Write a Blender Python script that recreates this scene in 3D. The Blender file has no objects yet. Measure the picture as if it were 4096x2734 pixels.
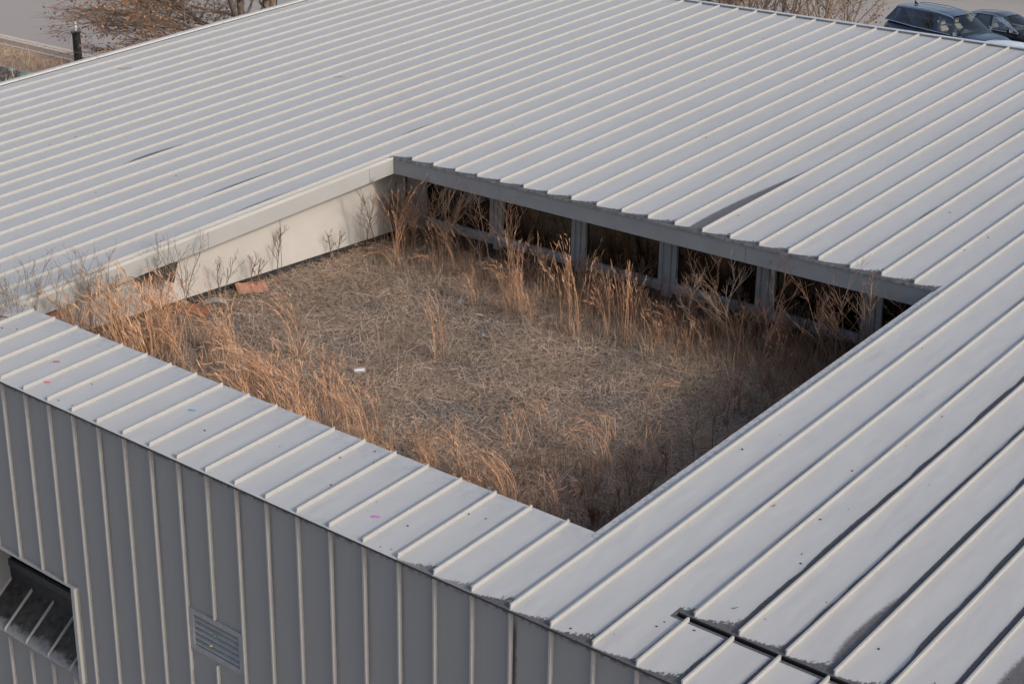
import bpy, math, random
import numpy as np
from mathutils import Vector, Matrix
random.seed(7); RNG = np.random.default_rng(11)

# ------------------------------------------------------------------ units, camera, sky, sun
U = 0.447            # one roof panel in metres; coordinates below are in panels
Z0 = 11.25           # the eave above the ground, in panels
SL = 0.0826          # roof pitch
GZ = -1.95           # courtyard ground
S = bpy.context.scene
C = S.collection
def W(x, y, z): return Vector((x*U, y*U, (z+Z0)*U))

cd = bpy.data.cameras.new('camera'); cam = bpy.data.objects.new('camera', cd); C.objects.link(cam)
cd.sensor_width = 36.0; cd.lens = 36*1.567; cd.clip_start = 0.1; cd.clip_end = 3000
CAMR = [[0.768333, 0.639874, 0.014998], [0.246054, -0.273658, -0.929822], [-0.590865, 0.718103, -0.367704]]
m = Matrix(((CAMR[0][0], -CAMR[1][0], -CAMR[2][0]), (CAMR[0][1], -CAMR[1][1], -CAMR[2][1]), (CAMR[0][2], -CAMR[1][2], -CAMR[2][2])))
cam.matrix_world = Matrix.Translation(W(33.0955, -20.8245, 16.2034)) @ m.to_4x4()
S.camera = cam

SUN_E, SUN_A = math.radians(29), math.radians(-2)
w = bpy.data.worlds.new('World'); S.world = w; w.use_nodes = True
nt = w.node_tree; bg = nt.nodes['Background']
sky = nt.nodes.new('ShaderNodeTexSky'); sky.sky_type = 'NISHITA'; sky.sun_disc = False
sky.sun_elevation = SUN_E; sky.sun_rotation = math.radians(90)-SUN_A
sky.air_density = 1.0; sky.dust_density = 3.0; sky.ozone_density = 1.0
hs = nt.nodes.new('ShaderNodeHueSaturation'); hs.inputs['Saturation'].default_value = 0.82   # thin high cloud
nt.links.new(sky.outputs[0], hs.inputs['Color']); nt.links.new(hs.outputs[0], bg.inputs[0]); bg.inputs[1].default_value = 0.15
ld = bpy.data.lights.new('sun', 'SUN'); sun = bpy.data.objects.new('sun', ld); C.objects.link(sun)
ld.energy = 1.75; ld.angle = math.radians(5.0); ld.color = (1.0, 0.92, 0.80)
sd = Vector((math.cos(SUN_E)*math.cos(SUN_A), math.cos(SUN_E)*math.sin(SUN_A), math.sin(SUN_E)))
sun.rotation_euler = sd.to_track_quat('Z', 'Y').to_euler()
S.view_settings.view_transform = 'Standard'; S.view_settings.look = 'None'
S.view_settings.exposure = 0.28; S.view_settings.gamma = 1.0
S.cycles.max_bounces = 6; S.cycles.transparent_max_bounces = 12

# ------------------------------------------------------------------ node helper
class N:
    def __init__(s, name):
        s.m = bpy.data.materials.new(name); s.m.use_nodes = True
        s.t = s.m.node_tree; s.b = s.t.nodes['Principled BSDF']
        s._c = None
    def node(s, ty, **kw):
        n = s.t.nodes.new(ty)
        for k, v in kw.items(): setattr(n, k, v)
        return n
    def put(s, sock, v):
        if isinstance(v, bpy.types.NodeSocket): s.t.links.new(v, sock)
        elif v is not None:
            if isinstance(v, (tuple, list)) and len(v) == 3 and sock.type == 'RGBA': v = (*v, 1)
            sock.default_value = v
    def math(s, op, a, b=None, c=None, clamp=False):
        n = s.node('ShaderNodeMath', operation=op, use_clamp=clamp)
        s.put(n.inputs[0], a); s.put(n.inputs[1], b); s.put(n.inputs[2], c); return n.outputs[0]
    def add(s, a, b): return s.math('ADD', a, b)
    def sub(s, a, b): return s.math('SUBTRACT', a, b)
    def mul(s, a, b): return s.math('MULTIPLY', a, b)
    def sstep(s, v, a, b, o0=0.0, o1=1.0):
        n = s.node('ShaderNodeMapRange', interpolation_type='SMOOTHSTEP')
        s.put(n.inputs[0], v); s.put(n.inputs[1], a); s.put(n.inputs[2], b); s.put(n.inputs[3], o0); s.put(n.inputs[4], o1)
        return n.outputs[0]
    def coord(s):
        if s._c is None: s._c = s.node('ShaderNodeTexCoord').outputs['Object']
        return s._c
    def panelxyz(s):
        sc = s.node('ShaderNodeVectorMath', operation='SCALE'); s.put(sc.inputs[0], s.coord()); sc.inputs[3].default_value = 1/U
        sp = s.node('ShaderNodeSeparateXYZ'); s.put(sp.inputs[0], sc.outputs[0])
        return sp.outputs
    def vec(s, x, y, z):
        n = s.node('ShaderNodeCombineXYZ'); s.put(n.inputs[0], x); s.put(n.inputs[1], y); s.put(n.inputs[2], z); return n.outputs[0]
    def noise(s, scale, detail=3, vec=None, rough=0.55):
        n = s.node('ShaderNodeTexNoise'); s.put(n.inputs['Vector'], vec if vec is not None else s.coord())
        n.inputs['Scale'].default_value = scale; n.inputs['Detail'].default_value = detail; n.inputs['Roughness'].default_value = rough
        return n.outputs[0]
    def mix(s, f, a, b):
        n = s.node('ShaderNodeMix', data_type='RGBA'); s.put(n.inputs[0], f); s.put(n.inputs[6], a); s.put(n.inputs[7], b); return n.outputs[2]
    def ramp(s, f, *stops):
        n = s.node('ShaderNodeValToRGB'); s.put(n.inputs[0], f); e = n.color_ramp.elements
        while len(e) < len(stops): e.new(0.5)
        for q, (p, c) in zip(e, stops): q.position = p; q.color = (*c, 1)
        return n.outputs[0]
    def island(s):
        return s.node('ShaderNodeNewGeometry').outputs['Random Per Island']
    def bump(s, h, dist=0.01, strength=0.5):
        n = s.node('ShaderNodeBump'); s.put(n.inputs['Height'], h); n.inputs['Distance'].default_value = dist; n.inputs['Strength'].default_value = strength
        s.t.links.new(n.outputs[0], s.b.inputs['Normal'])
    def out(s, col=None, rough=None, metal=None, spec=None):
        s.put(s.b.inputs['Base Color'], col); s.put(s.b.inputs['Roughness'], rough)
        s.put(s.b.inputs['Metallic'], metal); s.put(s.b.inputs['Specular IOR Level'], spec)
        return s.m

def plain(name, col, rough=0.6, var=0.12, scale=6.0, metal=0.0, spec=0.4):
    n = N(name); f = n.noise(scale, 4)
    lo = tuple(c*(1-var) for c in col); hi = tuple(min(1, c*(1+var)) for c in col)
    return n.out(n.ramp(f, (0.3, lo), (0.7, hi)), rough, metal, spec)

# ------------------------------------------------------------------ materials
# stains on the roof: (panel index, y start, y end, greatest width)
STAINS = [(7, 16.2, 27.5, .58), (12, 22.8, 25.6, .2), (-13, 12.2, 17.2, .46), (-8, 11.0, 18.6, .36), (-9, 14.8, 18.2, .30),
          (-6, 10.8, 16.5, .33), (-7, 19.6, 24.8, .31), (21, 1.6, 6.6, .36), (24, 1.4, 8.5, .6), (8, 18.8, 21.0, .1), (-15, 10.5, 12.5, .06)]
def roof_material():
    n = N('weathered_roof_sheet'); o = n.panelxyz(); X, Y = o[0], o[1]
    X = n.sub(X, 0.0); fl = n.math('FLOOR', X); d = n.sub(n.add(fl, 1.0), X)          # distance to the seam on the right
    wn = n.node('ShaderNodeTexWhiteNoise', noise_dimensions='1D'); n.put(wn.inputs['W'], fl); rnd = wn.outputs[0]
    jag = n.noise(34, 4, rough=0.7); jag0 = n.sub(jag, 0.5)
    slow = n.noise(0.9, 2, n.vec(n.mul(fl, 3.1), n.mul(Y, 0.45), 0.0))
    # dark bare strip on the seam's shady side
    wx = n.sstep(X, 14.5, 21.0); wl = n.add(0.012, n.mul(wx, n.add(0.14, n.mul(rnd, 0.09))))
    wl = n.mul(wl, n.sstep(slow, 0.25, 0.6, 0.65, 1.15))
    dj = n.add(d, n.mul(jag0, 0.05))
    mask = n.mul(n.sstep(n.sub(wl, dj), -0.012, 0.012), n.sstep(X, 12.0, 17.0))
    # eaves: jagged bare patches that grow towards the seam
    fx = n.sub(1.0, d)
    ej = n.noise(15, 5, n.vec(n.mul(o[0], 1.0), n.mul(o[1], 0.55), 0.0), 0.75)
    rw = n.add(n.mul(n.math('POWER', fx, 1.7), n.add(0.16, n.mul(rnd, .26))), 0.01)
    def eave(y0, lo, hi, gate):
        e = n.sub(Y, y0); lim = n.mul(n.add(n.mul(rw, hi), lo), n.sstep(ej, 0.30, 0.70, 0.45, 1.45))
        mk = n.mul(n.sstep(n.sub(lim, e), -0.02, 0.02), n.math('GREATER_THAN', e, -0.2))
        return n.mul(mk, n.math('GREATER_THAN', gate, 0.5)) if gate is inside else n.mul(mk, gate)
    inside = n.mul(n.math('GREATER_THAN', X, -4.9), n.math('LESS_THAN', X, 15.7))
    mask = n.math('MAXIMUM', mask, eave(18.6, 0.01, 1.4, inside))
    mask = n.math('MAXIMUM', mask, eave(-.03, 0.018, 1.2, n.sstep(n.add(X, n.mul(rnd, 5.0)), 12.5, 19.5)))
    mask = n.math('MAXIMUM', mask, eave(1.86, 0.03, 1.7, n.math('GREATER_THAN', X, 18.6)))
    for i, y0, y1, wd in STAINS:
        t = n.math('DIVIDE', n.sub(Y, y0), (y1-y0))
        prof = n.mul(n.math('POWER', n.math('SINE', n.mul(n.math('POWER', n.math('MINIMUM', n.math('MAXIMUM', t, 0.0), 1.0), 0.62), math.pi)), 1.3), wd)
        mk = n.sstep(n.sub(prof, n.add(d, n.mul(jag0, 0.16))), -0.05, 0.07)
        mk = n.mul(mk, n.math('COMPARE', fl, float(i), 0.1)); mk = n.mul(mk, n.math('GREATER_THAN', prof, 0.008))
        mask = n.math('MAXIMUM', mask, n.mul(mk, 0.93))
    sp = n.noise(95, 3, rough=0.8); big = n.noise(0.35, 4); mid = n.noise(3.0, 4)
    base = n.ramp(sp, (0.30, (.385, .387, .392)), (0.70, (.447, .449, .453)))
    base = n.mix(n.sstep(big, .35, .7), base, (.408, .404, .404)); base = n.mix(n.mul(n.sstep(mid, .5, .8), .25), base, (.335, .338, .345))
    base = n.mix(n.mul(rnd, .12), base, (.35, .355, .366))
    st = n.noise(5, 3, n.vec(n.mul(o[0], 3.5), n.mul(o[1], 0.25), 0.0)); base = n.mix(n.mul(n.sstep(st, .55, .8), .18), base, (.31, .31, .315))
    # rubbed rim along the courtyard's near edges
    rim = n.mul(n.math('LESS_THAN', Y, 3.3), n.mul(n.sstep(Y, 2.2, 3.25), inside)); base = n.mix(n.mul(rim, n.sstep(n.noise(9, 6, rough=.75), .42, .62, .05, .6)), base, (.30, .31, .33))
    rim2 = n.mul(n.mul(n.math('LESS_THAN', X, 15.99), n.math('GREATER_THAN', X, 15.6)), n.mul(n.math('GREATER_THAN', Y, 3.0), n.math('LESS_THAN', Y, 18.6)))
    base = n.mix(n.mul(rim2, n.sstep(n.noise(22, 5, rough=.7), .45, .6, 0, .7)), base, (.22, .225, .24))
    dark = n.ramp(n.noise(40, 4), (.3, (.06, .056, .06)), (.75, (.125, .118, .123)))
    n.bump(n.add(n.mul(n.noise(1.3, 2, n.vec(n.mul(o[0], 1.0), n.mul(o[1], .35), 0.0)), 1.0), n.mul(sp, 0.02)), 0.045, 0.4)
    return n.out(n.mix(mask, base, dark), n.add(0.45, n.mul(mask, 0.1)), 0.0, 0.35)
def seam_material():
    n = N('cream_seam_metal'); f = n.noise(8, 4)
    return n.out(n.ramp(f, (.3, (.315, .312, .308)), (.75, (.35, .347, .342))), 0.5, 0, .3)
def wall_material():
    n = N('grey_wall_sheet'); o = n.panelxyz(); X, Z = o[0], o[2]
    fl = n.math('FLOOR', X); wn = n.node('ShaderNodeTexWhiteNoise', noise_dimensions='1D'); n.put(wn.inputs['W'], fl); rnd = wn.outputs[0]
    st = n.noise(4, 5, n.vec(n.mul(o[0], 7.0), 0.0, n.mul(Z, 0.10)), .65)
    base = n.ramp(st, (.25, (.228, .23, .236)), (.8, (.252, .254, .26)))
    base = n.mix(n.mul(rnd, .25), base, (.22, .222, .235))
    fx = n.sub(X, fl)
    # dirty runs beside some of the seams
    drop = n.sub(11.15, Z); edge = n.add(fx, n.mul(n.sub(n.noise(12, 4), .5), .06))
    run = n.mul(n.sstep(edge, .16, .07), n.mul(n.sstep(drop, -.1, .5), n.sstep(drop, 5.5, 1.2)))
    pick = n.sstep(n.math('FRACT', n.mul(rnd, 7.3)), .55, .75)
    near = n.math('COMPARE', fl, 16.0, 0.6)
    run = n.mul(run, n.math('MAXIMUM', n.mul(pick, .35), near))
    base = n.mix(n.mul(run, .9), base, (.035, .034, .035))
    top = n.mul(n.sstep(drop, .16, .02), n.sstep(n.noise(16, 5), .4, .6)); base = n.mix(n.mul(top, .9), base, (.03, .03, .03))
    n.bump(n.noise(2.2, 2, n.vec(n.mul(X, 1.2), 0.0, n.mul(Z, .3))), 0.012, .4)
    return n.out(base, .5, 0, .3)
def gravel_material():
    n = N('dark_gravel'); v = n.node('ShaderNodeTexVoronoi'); n.put(v.inputs['Vector'], n.coord()); v.inputs['Scale'].default_value = 55
    c = n.ramp(v.outputs['Color'], (.0, (.05, .048, .047)), (.55, (.125, .12, .117)), (1.0, (.26, .255, .25)))
    big = n.noise(1.6, 4); c = n.mix(n.sstep(big, .45, .65, 0, .75), c, (.13, .095, .07))
    n.bump(v.outputs['Distance'], .02, .8); return n.out(c, .9, 0, .2)
def asphalt_material():
    n = N('worn_asphalt'); a = n.noise(60, 3, rough=.8); b = n.noise(.08, 5); s2 = n.noise(.5, 3, n.vec(n.mul(n.panelxyz()[0], .08), n.mul(n.panelxyz()[1], .9), 0.0))
    c = n.ramp(a, (.3, (.29, .26, .243)), (.75, (.36, .325, .305))); c = n.mix(n.sstep(b, .4, .7, 0, .5), c, (.27, .245, .232)); c = n.mix(n.sstep(s2, .55, .75, 0, .45), c, (.225, .208, .20))
    return n.out(c, .92, 0, .2)
def lawn_material():
    n = N('dormant_lawn'); a = n.noise(25, 5, rough=.75); b = n.noise(.5, 4)
    c = n.ramp(a, (.28, (.30, .20, .13)), (.75, (.54, .38, .25))); c = n.mix(n.sstep(b, .35, .7, 0, .6), c, (.40, .265, .195))
    n.bump(a, .05, .6); return n.out(c, .95, 0, .1)
def straw(name, *cols, rough=.7, patch=None):
    n = N(name); k = n.island(); st = [(i/(len(cols)-1), c) for i, c in enumerate(cols)]; c = n.ramp(k, *st)
    if patch:      # weathered tone drifting over the floor
        c = n.mix(n.sstep(n.noise(1.1, 4), .42, .62, 0, .8), c, patch); c = n.mix(n.sstep(n.noise(.55, 3), .5, .68, 0, .5), c, (.36, .27, .20))
    return n.out(c, rough, 0, .25)
def glass_material(name, tint, refl=.12, gl=.9):
    n = N(name); t = n.t; tr = n.node('ShaderNodeBsdfTransparent'); tr.inputs[0].default_value = (*tint, 1)
    g = n.node('ShaderNodeBsdfGlossy'); g.inputs['Roughness'].default_value = .03; g.inputs[0].default_value = (gl, gl, gl, 1)
    fr = n.node('ShaderNodeFresnel'); fr.inputs[0].default_value = 1.5
    mx = n.node('ShaderNodeMixShader'); t.links.new(n.add(fr.outputs[0], refl), mx.inputs[0]); t.links.new(tr.outputs[0], mx.inputs[1]); t.links.new(g.outputs[0], mx.inputs[2])
    t.links.new(mx.outputs[0], t.nodes['Material Output'].inputs[0]); return n.m
def paint(name, col, coat=.6, metal=.0):
    n = N(name); n.b.inputs['Coat Weight'].default_value = coat; n.b.inputs['Coat Roughness'].default_value = .04
    return n.out(col, .35, metal, .5)
M = dict(
 roof=roof_material(), seam=seam_material(), wall=wall_material(), gravel=gravel_material(), asphalt=asphalt_material(), lawn=lawn_material(),
 verge=plain('pale_verge_metal', (.41, .41, .41), .5, .05), cap=plain('ridge_cap_metal', (.44, .45, .47), .45, .06), trim=plain('dark_trim', (.04, .041, .043), .6, .3, 20),
 creamwall=plain('cream_panel', (.415, .395, .38), .55, .08, 1.2), fascia=plain('pale_fascia', (.295, .30, .302), .5, .05, 2.0), greyfascia=plain('grey_fascia', (.235, .245, .26), .5, .07, 3.0),
 frame=plain('grey_window_frame', (.27, .275, .285), .5, .10, 5.0), black=plain('black_flashing', (.022, .023, .025), .6, .3, 9.0), joint=plain('joint_line', (.08, .08, .08), .8),
 room=plain('room_surface', (.16, .15, .13), .9, .2, 2), board=plain('added_pale_board', (.40, .40, .34), .9, .1, 3), glass=glass_material('window_glass', (.42, .44, .42), .02),
 kerb=plain('concrete_kerb', (.50, .42, .35), .9, .12, 8), soffit=plain('soffit', (.30, .30, .30), .8), louvre=plain('louvre_metal', (.26, .265, .28), .45, .1, 14), void=plain('duct_black', (.012, .012, .012), .9),
 straw=straw('straw', (.16, .11, .085), (.39, .28, .21), (.52, .39, .30), (.62, .50, .40), (.25, .17, .125), (.46, .34, .255), (.11, .08, .062), patch=(.29, .225, .17)),
 matted=straw('matted_straw', (.25, .19, .15), (.36, .28, .225), (.17, .13, .10), (.29, .225, .175)),
 orange=straw('orange_grass', (.36, .18, .095), (.49, .26, .145), (.62, .42, .28), (.29, .16, .10), (.55, .33, .20), (.44, .24, .14)),
 twig=straw('brown_twigs', (.135, .08, .058), (.20, .122, .087), (.16, .098, .07)), twiggrey=straw('grey_twigs', (.17, .14, .12), (.29, .235, .195), (.22, .175, .145)),
 brush=straw('brown_brush', (.16, .095, .062), (.29, .18, .115), (.21, .13, .083)),
 leaf=straw('dead_leaves', (.24, .10, .04), (.40, .19, .09), (.16, .075, .035), (.46, .24, .13)), bark=plain('oak_bark', (.19, .145, .115), .95, .3, 12), pod=straw('seed_pods', (.10, .055, .035), (.15, .09, .06)),
 moss=straw('yellow_green_weed', (.16, .15, .03), (.25, .22, .04), (.20, .11, .03), (.10, .13, .035)), green=plain('verdigris_scrap', (.24, .36, .29), .7, .25, 30),
 rust=plain('rusty_sheet', (.36, .18, .125), .8, .25, 7), greysheet=plain('grey_sheet', (.24, .235, .22), .7, .15, 8), rustpile=plain('rust_flakes', (.19, .08, .045), .9, .4, 12),
 can=plain('can_metal', (.72, .72, .74), .3, .06, 20, .6), grit=plain('grit', (.05, .043, .04), .9), pipe=plain('black_pipe', (.013, .014, .016), .4), white=plain('white_plastic', (.62, .62, .58), .5))

# ------------------------------------------------------------------ mesh helpers
class MB:
    """collects faces (panel coordinates) for ONE mesh object"""
    def __init__(s): s.v = []; s.f = []; s.mi = []
    def quad(s, pts, mi=0):
        n = len(s.v); s.v += [tuple(p) for p in pts]; s.f.append(tuple(range(n, n+len(pts)))); s.mi.append(mi)
    def hexa(s, b, t, mi=0):
        n = len(s.v); s.v += [tuple(p) for p in b] + [tuple(p) for p in t]
        for q in ((3,2,1,0), (4,5,6,7), (0,1,5,4), (1,2,6,5), (2,3,7,6), (3,0,4,7)): s.f.append(tuple(n+i for i in q)); s.mi.append(mi)
    def box(s, x0, x1, y0, y1, z0, z1, mi=0):
        s.hexa([(x0,y0,z0),(x1,y0,z0),(x1,y1,z0),(x0,y1,z0)], [(x0,y0,z1),(x1,y0,z1),(x1,y1,z1),(x0,y1,z1)], mi)
    def sbox(s, x0, x1, y0, y1, a, b, mi=0):          # a box lying on the roof slope, from a to b above the roof plane
        s.hexa([(x0,y0,SL*y0+a),(x1,y0,SL*y0+a),(x1,y1,SL*y1+a),(x0,y1,SL*y1+a)], [(x0,y0,SL*y0+b),(x1,y0,SL*y0+b),(x1,y1,SL*y1+b),(x0,y1,SL*y1+b)], mi)
    def rod(s, a, b, r, n=8, mi=0, r2=None, cap=True):
        a = Vector(a); b = Vector(b); r2 = r if r2 is None else r2; q = (b-a).to_track_quat('Z', 'Y'); k = len(s.v)
        for p, rr in ((a, r), (b, r2)):
            for i in range(n): s.v.append(tuple(p + q @ Vector((rr*math.cos(2*math.pi*i/n), rr*math.sin(2*math.pi*i/n), 0))))
        for i in range(n): j = (i+1) % n; s.f.append((k+i, k+j, k+n+j, k+n+i)); s.mi.append(mi)
        if cap: s.f.append(tuple(k+n+i for i in range(n))); s.mi.append(mi); s.f.append(tuple(k+n-1-i for i in range(n))); s.mi.append(mi)
def mesh_obj(name, verts, faces, mats, parent=None, mi=None, smooth=False, origin=(0, 0, 0), metres=False, loc=None, rotz=0):
    me = bpy.data.meshes.new(name); v = np.asarray(verts, np.float64).reshape(-1, 3)
    if not metres: v = (v - np.array(origin))*U
    me.from_pydata(v.tolist() if not isinstance(faces, np.ndarray) else [], [], faces if not isinstance(faces, np.ndarray) else [])
    if isinstance(faces, np.ndarray):
        k = faces.shape[1]; me.vertices.add(len(v)); me.vertices.foreach_set('co', v.astype(np.float32).ravel())
        me.loops.add(faces.size); me.loops.foreach_set('vertex_index', faces.astype(np.int32).ravel())
        me.polygons.add(len(faces)); me.polygons.foreach_set('loop_start', np.arange(0, faces.size, k, dtype=np.int32))
        me.update(calc_edges=True)
    for mt in (mats if isinstance(mats, (list, tuple)) else [mats]): me.materials.append(mt)
    if mi is not None: me.polygons.foreach_set('material_index', np.asarray(mi, np.int32))
    if smooth: me.polygons.foreach_set('use_smooth', np.ones(len(me.polygons), bool))
    o = bpy.data.objects.new(name, me); C.objects.link(o)
    if parent is not None: o.parent = parent
    elif loc is not None: o.location = loc; o.rotation_euler.z = rotz
    else: o.location = W(*origin)
    return o
def build(name, mb, mats, parent=None, **kw): return mesh_obj(name, mb.v, mb.f, mats, parent, mi=mb.mi, **kw)
def tag(o, label=None, cat=None, group=None, kind=None):
    for k, v in (('label', label), ('category', cat), ('group', group), ('kind', kind)):
        if v: o[k] = v
    return o
def empty(name, loc, label, cat, group=None, rotz=0):
    o = bpy.data.objects.new(name, None); C.objects.link(o); o.location = loc; o.rotation_euler.z = rotz; o.empty_display_size = .3
    return tag(o, label, cat, group)

# ------------------------------------------------------------------ setting
G = -Z0
def sheet(name, x0, x1, y0, y1, z, mat):
    mb = MB(); mb.quad([(x0,y0,z),(x1,y0,z),(x1,y1,z),(x0,y1,z)]); return tag(build(name, mb, mat), kind='structure')
sheet('ground', -1500, 1500, -1500, 1500, G-.08, M['asphalt'])
sheet('parking_lot', -400, 300, 58.6, 400, G-.02, M['asphalt'])
sheet('lawn', -400, -25.6, 20, 56.6, G, M['lawn'])
mb = MB(); mb.box(-400, 60, 56.66, 57.0, G-.06, G+.03); mb.box(-400, 60, 57.0, 57.42, G-.06, G+.42); mb.box(-400, 60, 57.42, 58.0, G-.06, G+.46)
tag(build('kerb', mb, M['kerb']), kind='structure')
sheet('gravel_strip', -130, -25.6, 30, 51.3, G+.02, M['gravel'])
mb = MB(); mb.box(-130, -25.6, 51.3, 51.4, G-.05, G+.14)
tag(build('bed_edging', mb, M['cap']), 'grey metal edging strip between the gravel bed and the brown lawn', 'edging')

# courtyard ground: gently uneven
nx, ny = 90, 80; xs = np.linspace(-6.2, 16.4, nx); ys = np.linspace(1.6, 20.3, ny); XX, YY = np.meshgrid(xs, ys)
ZZ = GZ + .05*np.sin(XX*1.3+YY*.7) + .04*np.sin(YY*1.9-XX*.6) + RNG.normal(0, .012, XX.shape)
V = np.c_[XX.ravel(), YY.ravel(), ZZ.ravel()]; i = np.arange(nx*ny).reshape(ny, nx)
F = np.c_[i[:-1,:-1].ravel(), i[:-1,1:].ravel(), i[1:,1:].ravel(), i[1:,:-1].ravel()]
tag(mesh_obj('courtyard_ground', V, F, M['gravel'], smooth=True), kind='structure')

# ------------------------------------------------------------------ the building
B = empty('metal_clad_building', (0, 0, 0), 'low pale grey standing-seam metal building wrapped around a weedy courtyard', 'building')
# the parts below are meshed in panel units around the building's base corner
def part(name, mb, mats, parent=B, **kw): return build(name, mb, mats, parent, origin=(0, 0, -Z0), **kw)
XL, XR, YF, YR = -24.9, 34.0, -0.03, 42.57
CX0, CX1, CY0, CY1 = -4.84, 15.66, 3.2, 18.6
gx = [XL, CX0, CX1, 18.65, XR]; gy = [YF, 1.73, 1.86, CY0, CY1, YR]; T = .045
def hole(i, j):
    if not (0 <= i < len(gx)-1 and 0 <= j < len(gy)-1): return True
    return (i == 1 and j == 3) or (i == 3 and j == 1)
mb = MB()
for i in range(len(gx)-1):
    for j in range(len(gy)-1):
        if hole(i, j): continue
        x0, x1, y0, y1 = gx[i], gx[i+1], gy[j], gy[j+1]; z0, z1 = SL*y0, SL*y1
        mb.quad([(x0,y0,z0),(x1,y0,z0),(x1,y1,z1),(x0,y1,z1)]); mb.quad([(x0,y1,z1-T),(x1,y1,z1-T),(x1,y0,z0-T),(x0,y0,z0-T)])
        for (di, dj, a, b) in ((-1,0,(x0,y1,z1),(x0,y0,z0)), (1,0,(x1,y0,z0),(x1,y1,z1)), (0,-1,(x0,y0,z0),(x1,y0,z0)), (0,1,(x1,y1,z1),(x0,y1,z1))):
            if hole(i+di, j+dj): mb.quad([a, (a[0],a[1],a[2]-T), (b[0],b[1],b[2]-T), b], 2 if dj else 0)
RH = .1
def seam(x, y0, y1):
    # upright seam with a small folded hem, cut slightly raked at its lower end
    j = random.uniform(-.008, .008); x += j; h = RH + random.uniform(-.004, .004); t = .016
    a0, a1 = SL*y0+.001, SL*y1+.001
    mb.hexa([(x-t,y0,a0),(x+t,y0,a0),(x+t,y1,a1),(x-t,y1,a1)], [(x-t,y0+.015,a0+h-.022),(x+t,y0+.015,a0+h-.022),(x+t,y1,a1+h-.022),(x-t,y1,a1+h-.022)], 1)
    mb.hexa([(x-t-.014,y0+.016,a0+h-.022),(x+t+.004,y0+.016,a0+h-.022),(x+t+.004,y1,a1+h-.022),(x-t-.014,y1,a1+h-.022)],
            [(x-t-.010,y0+.02,a0+h),(x+t,y0+.02,a0+h),(x+t,y1,a1+h),(x-t-.010,y1,a1+h)], 1)
for k in range(-24, 34):
    if k == -24: pass
    if k <= -5: seam(k, .02, YR-.02)
    elif k <= 15: seam(k, .02, CY0-.06); seam(k, CY1+.03, YR-.02)
    elif k <= 18: seam(k, .02, YR-.02)
    else: seam(k, .02, 1.72); seam(k, 1.9, YR-.02)
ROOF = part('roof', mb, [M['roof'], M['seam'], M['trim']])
mb = MB()
for k in range(9): mb.sbox(XL-.16, XL+.05, YF+k*7.13-.35+.01, min(YF+(k+1)*7.13-.35-.01, YR+.6), -.35, .115)
mb.sbox(XL+.05, XL+.062, YF, YR, .0, .03, 1)
part('verge_flashing', mb, [M['verge'], M['trim']])
mb = MB(); xs = [XL-.16, -15.1, -7.73, -.32, 7.1, 14.5, 22, 28, XR+.15]
for a, b in zip(xs[:-1], xs[1:]): mb.box(a+.008, b-.008, YR+.05, YR+.36, SL*YR-.6, SL*YR+.085, 0); mb.box(a+.008, b-.008, YR-.01, YR+.046, SL*YR-.01, SL*YR+.075, 1)
part('ridge_cap', mb, [M['cap'], plain('shade_toned_upstand', (.17, .18, .19), .5, .2, 9)])  # upstand coloured darker than the cap to imitate its shaded face
mb = MB(); mb.sbox(XR, XR+.15, YF, YR+.6, -.4, .11); part('verge_flashing', mb, M['verge'])
# dark gutter under the slot in the roof
mb = MB(); mb.sbox(18.68, XR, 1.66, 1.725, -.62, -.07); mb.sbox(18.68, XR, 1.865, 1.95, -.62, -.07); mb.sbox(18.68, XR, 1.725, 1.865, -.62, -.5)
mb.sbox(18.6, 18.68, 1.68, 1.95, -.62, -.07)
part('roof_gutter', mb, M['void'])
mb = MB(); mb.box(XL, XR, YF+.04, YF+.10, -.085, -.05); part('eave_trim', mb, M['trim'])

# front wall with its opening and louvre
WX0, WX1, WZ0, WZ1 = -3.1, 1.36, -7.86, -5.2      # window recess
LX0, LX1, LZ0, LZ1 = 6.03, 7.95, -5.03, -3.9      # louvre
yw = .1
mb = MB()
def wallrect(x0, x1, z0, z1): mb.box(x0, x1, yw, yw+.3, z0, z1)
TOP = -.065
wallrect(XL, WX0, G, TOP); wallrect(WX0, WX1, G, WZ0); wallrect(WX0, WX1, WZ1, TOP); wallrect(WX1, LX0, G, TOP)
wallrect(LX0, LX1, G, LZ0); wallrect(LX0, LX1, LZ1, TOP); wallrect(LX1, XR, G, TOP)
def wrib(x, z0, z1): mb.box(x-.016, x+.016, yw-RH, yw-.001, z0, z1, 1); mb.box(x-.03, x-.017, yw-RH, yw-RH+.02, z0, z1, 1)
for k in range(-24, 34):
    x = k+.015+random.uniform(-.008, .008)
    if WX0 < k < WX1: wrib(x, G, WZ0-.06); wrib(x, WZ1+.02, TOP-.02)
    elif k == 7: wrib(x, G, LZ0-.1); wrib(x, LZ1+.03, TOP-.02)
    else: wrib(x, G, TOP-.02)
part('front_wall', mb, [M['wall'], M['seam']])
mb = MB(); mb.box(XL, XL+.3, yw+.31, YR, G, 0); mb.box(XR-.3, XR, yw+.31, YR, G, 0); mb.box(XL, XR, YR-.3, YR, G, SL*YR-.1)
mb.hexa([(XL,yw+.31,-.02),(XL+.3,yw+.31,-.02),(XL+.3,YR-.31,-.02),(XL,YR-.31,-.02)], [(XL,yw+.31,.0),(XL+.3,yw+.31,.0),(XL+.3,YR-.31,SL*YR-.15),(XL,YR-.31,SL*YR-.15)])
mb.hexa([(XR-.3,yw+.31,-.02),(XR,yw+.31,-.02),(XR,YR-.31,-.02),(XR-.3,YR-.31,-.02)], [(XR-.3,yw+.31,.0),(XR,yw+.31,.0),(XR,YR-.31,SL*YR-.15),(XR-.3,YR-.31,SL*YR-.15)])
part('outer_wall', mb, M['wall'])
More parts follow.
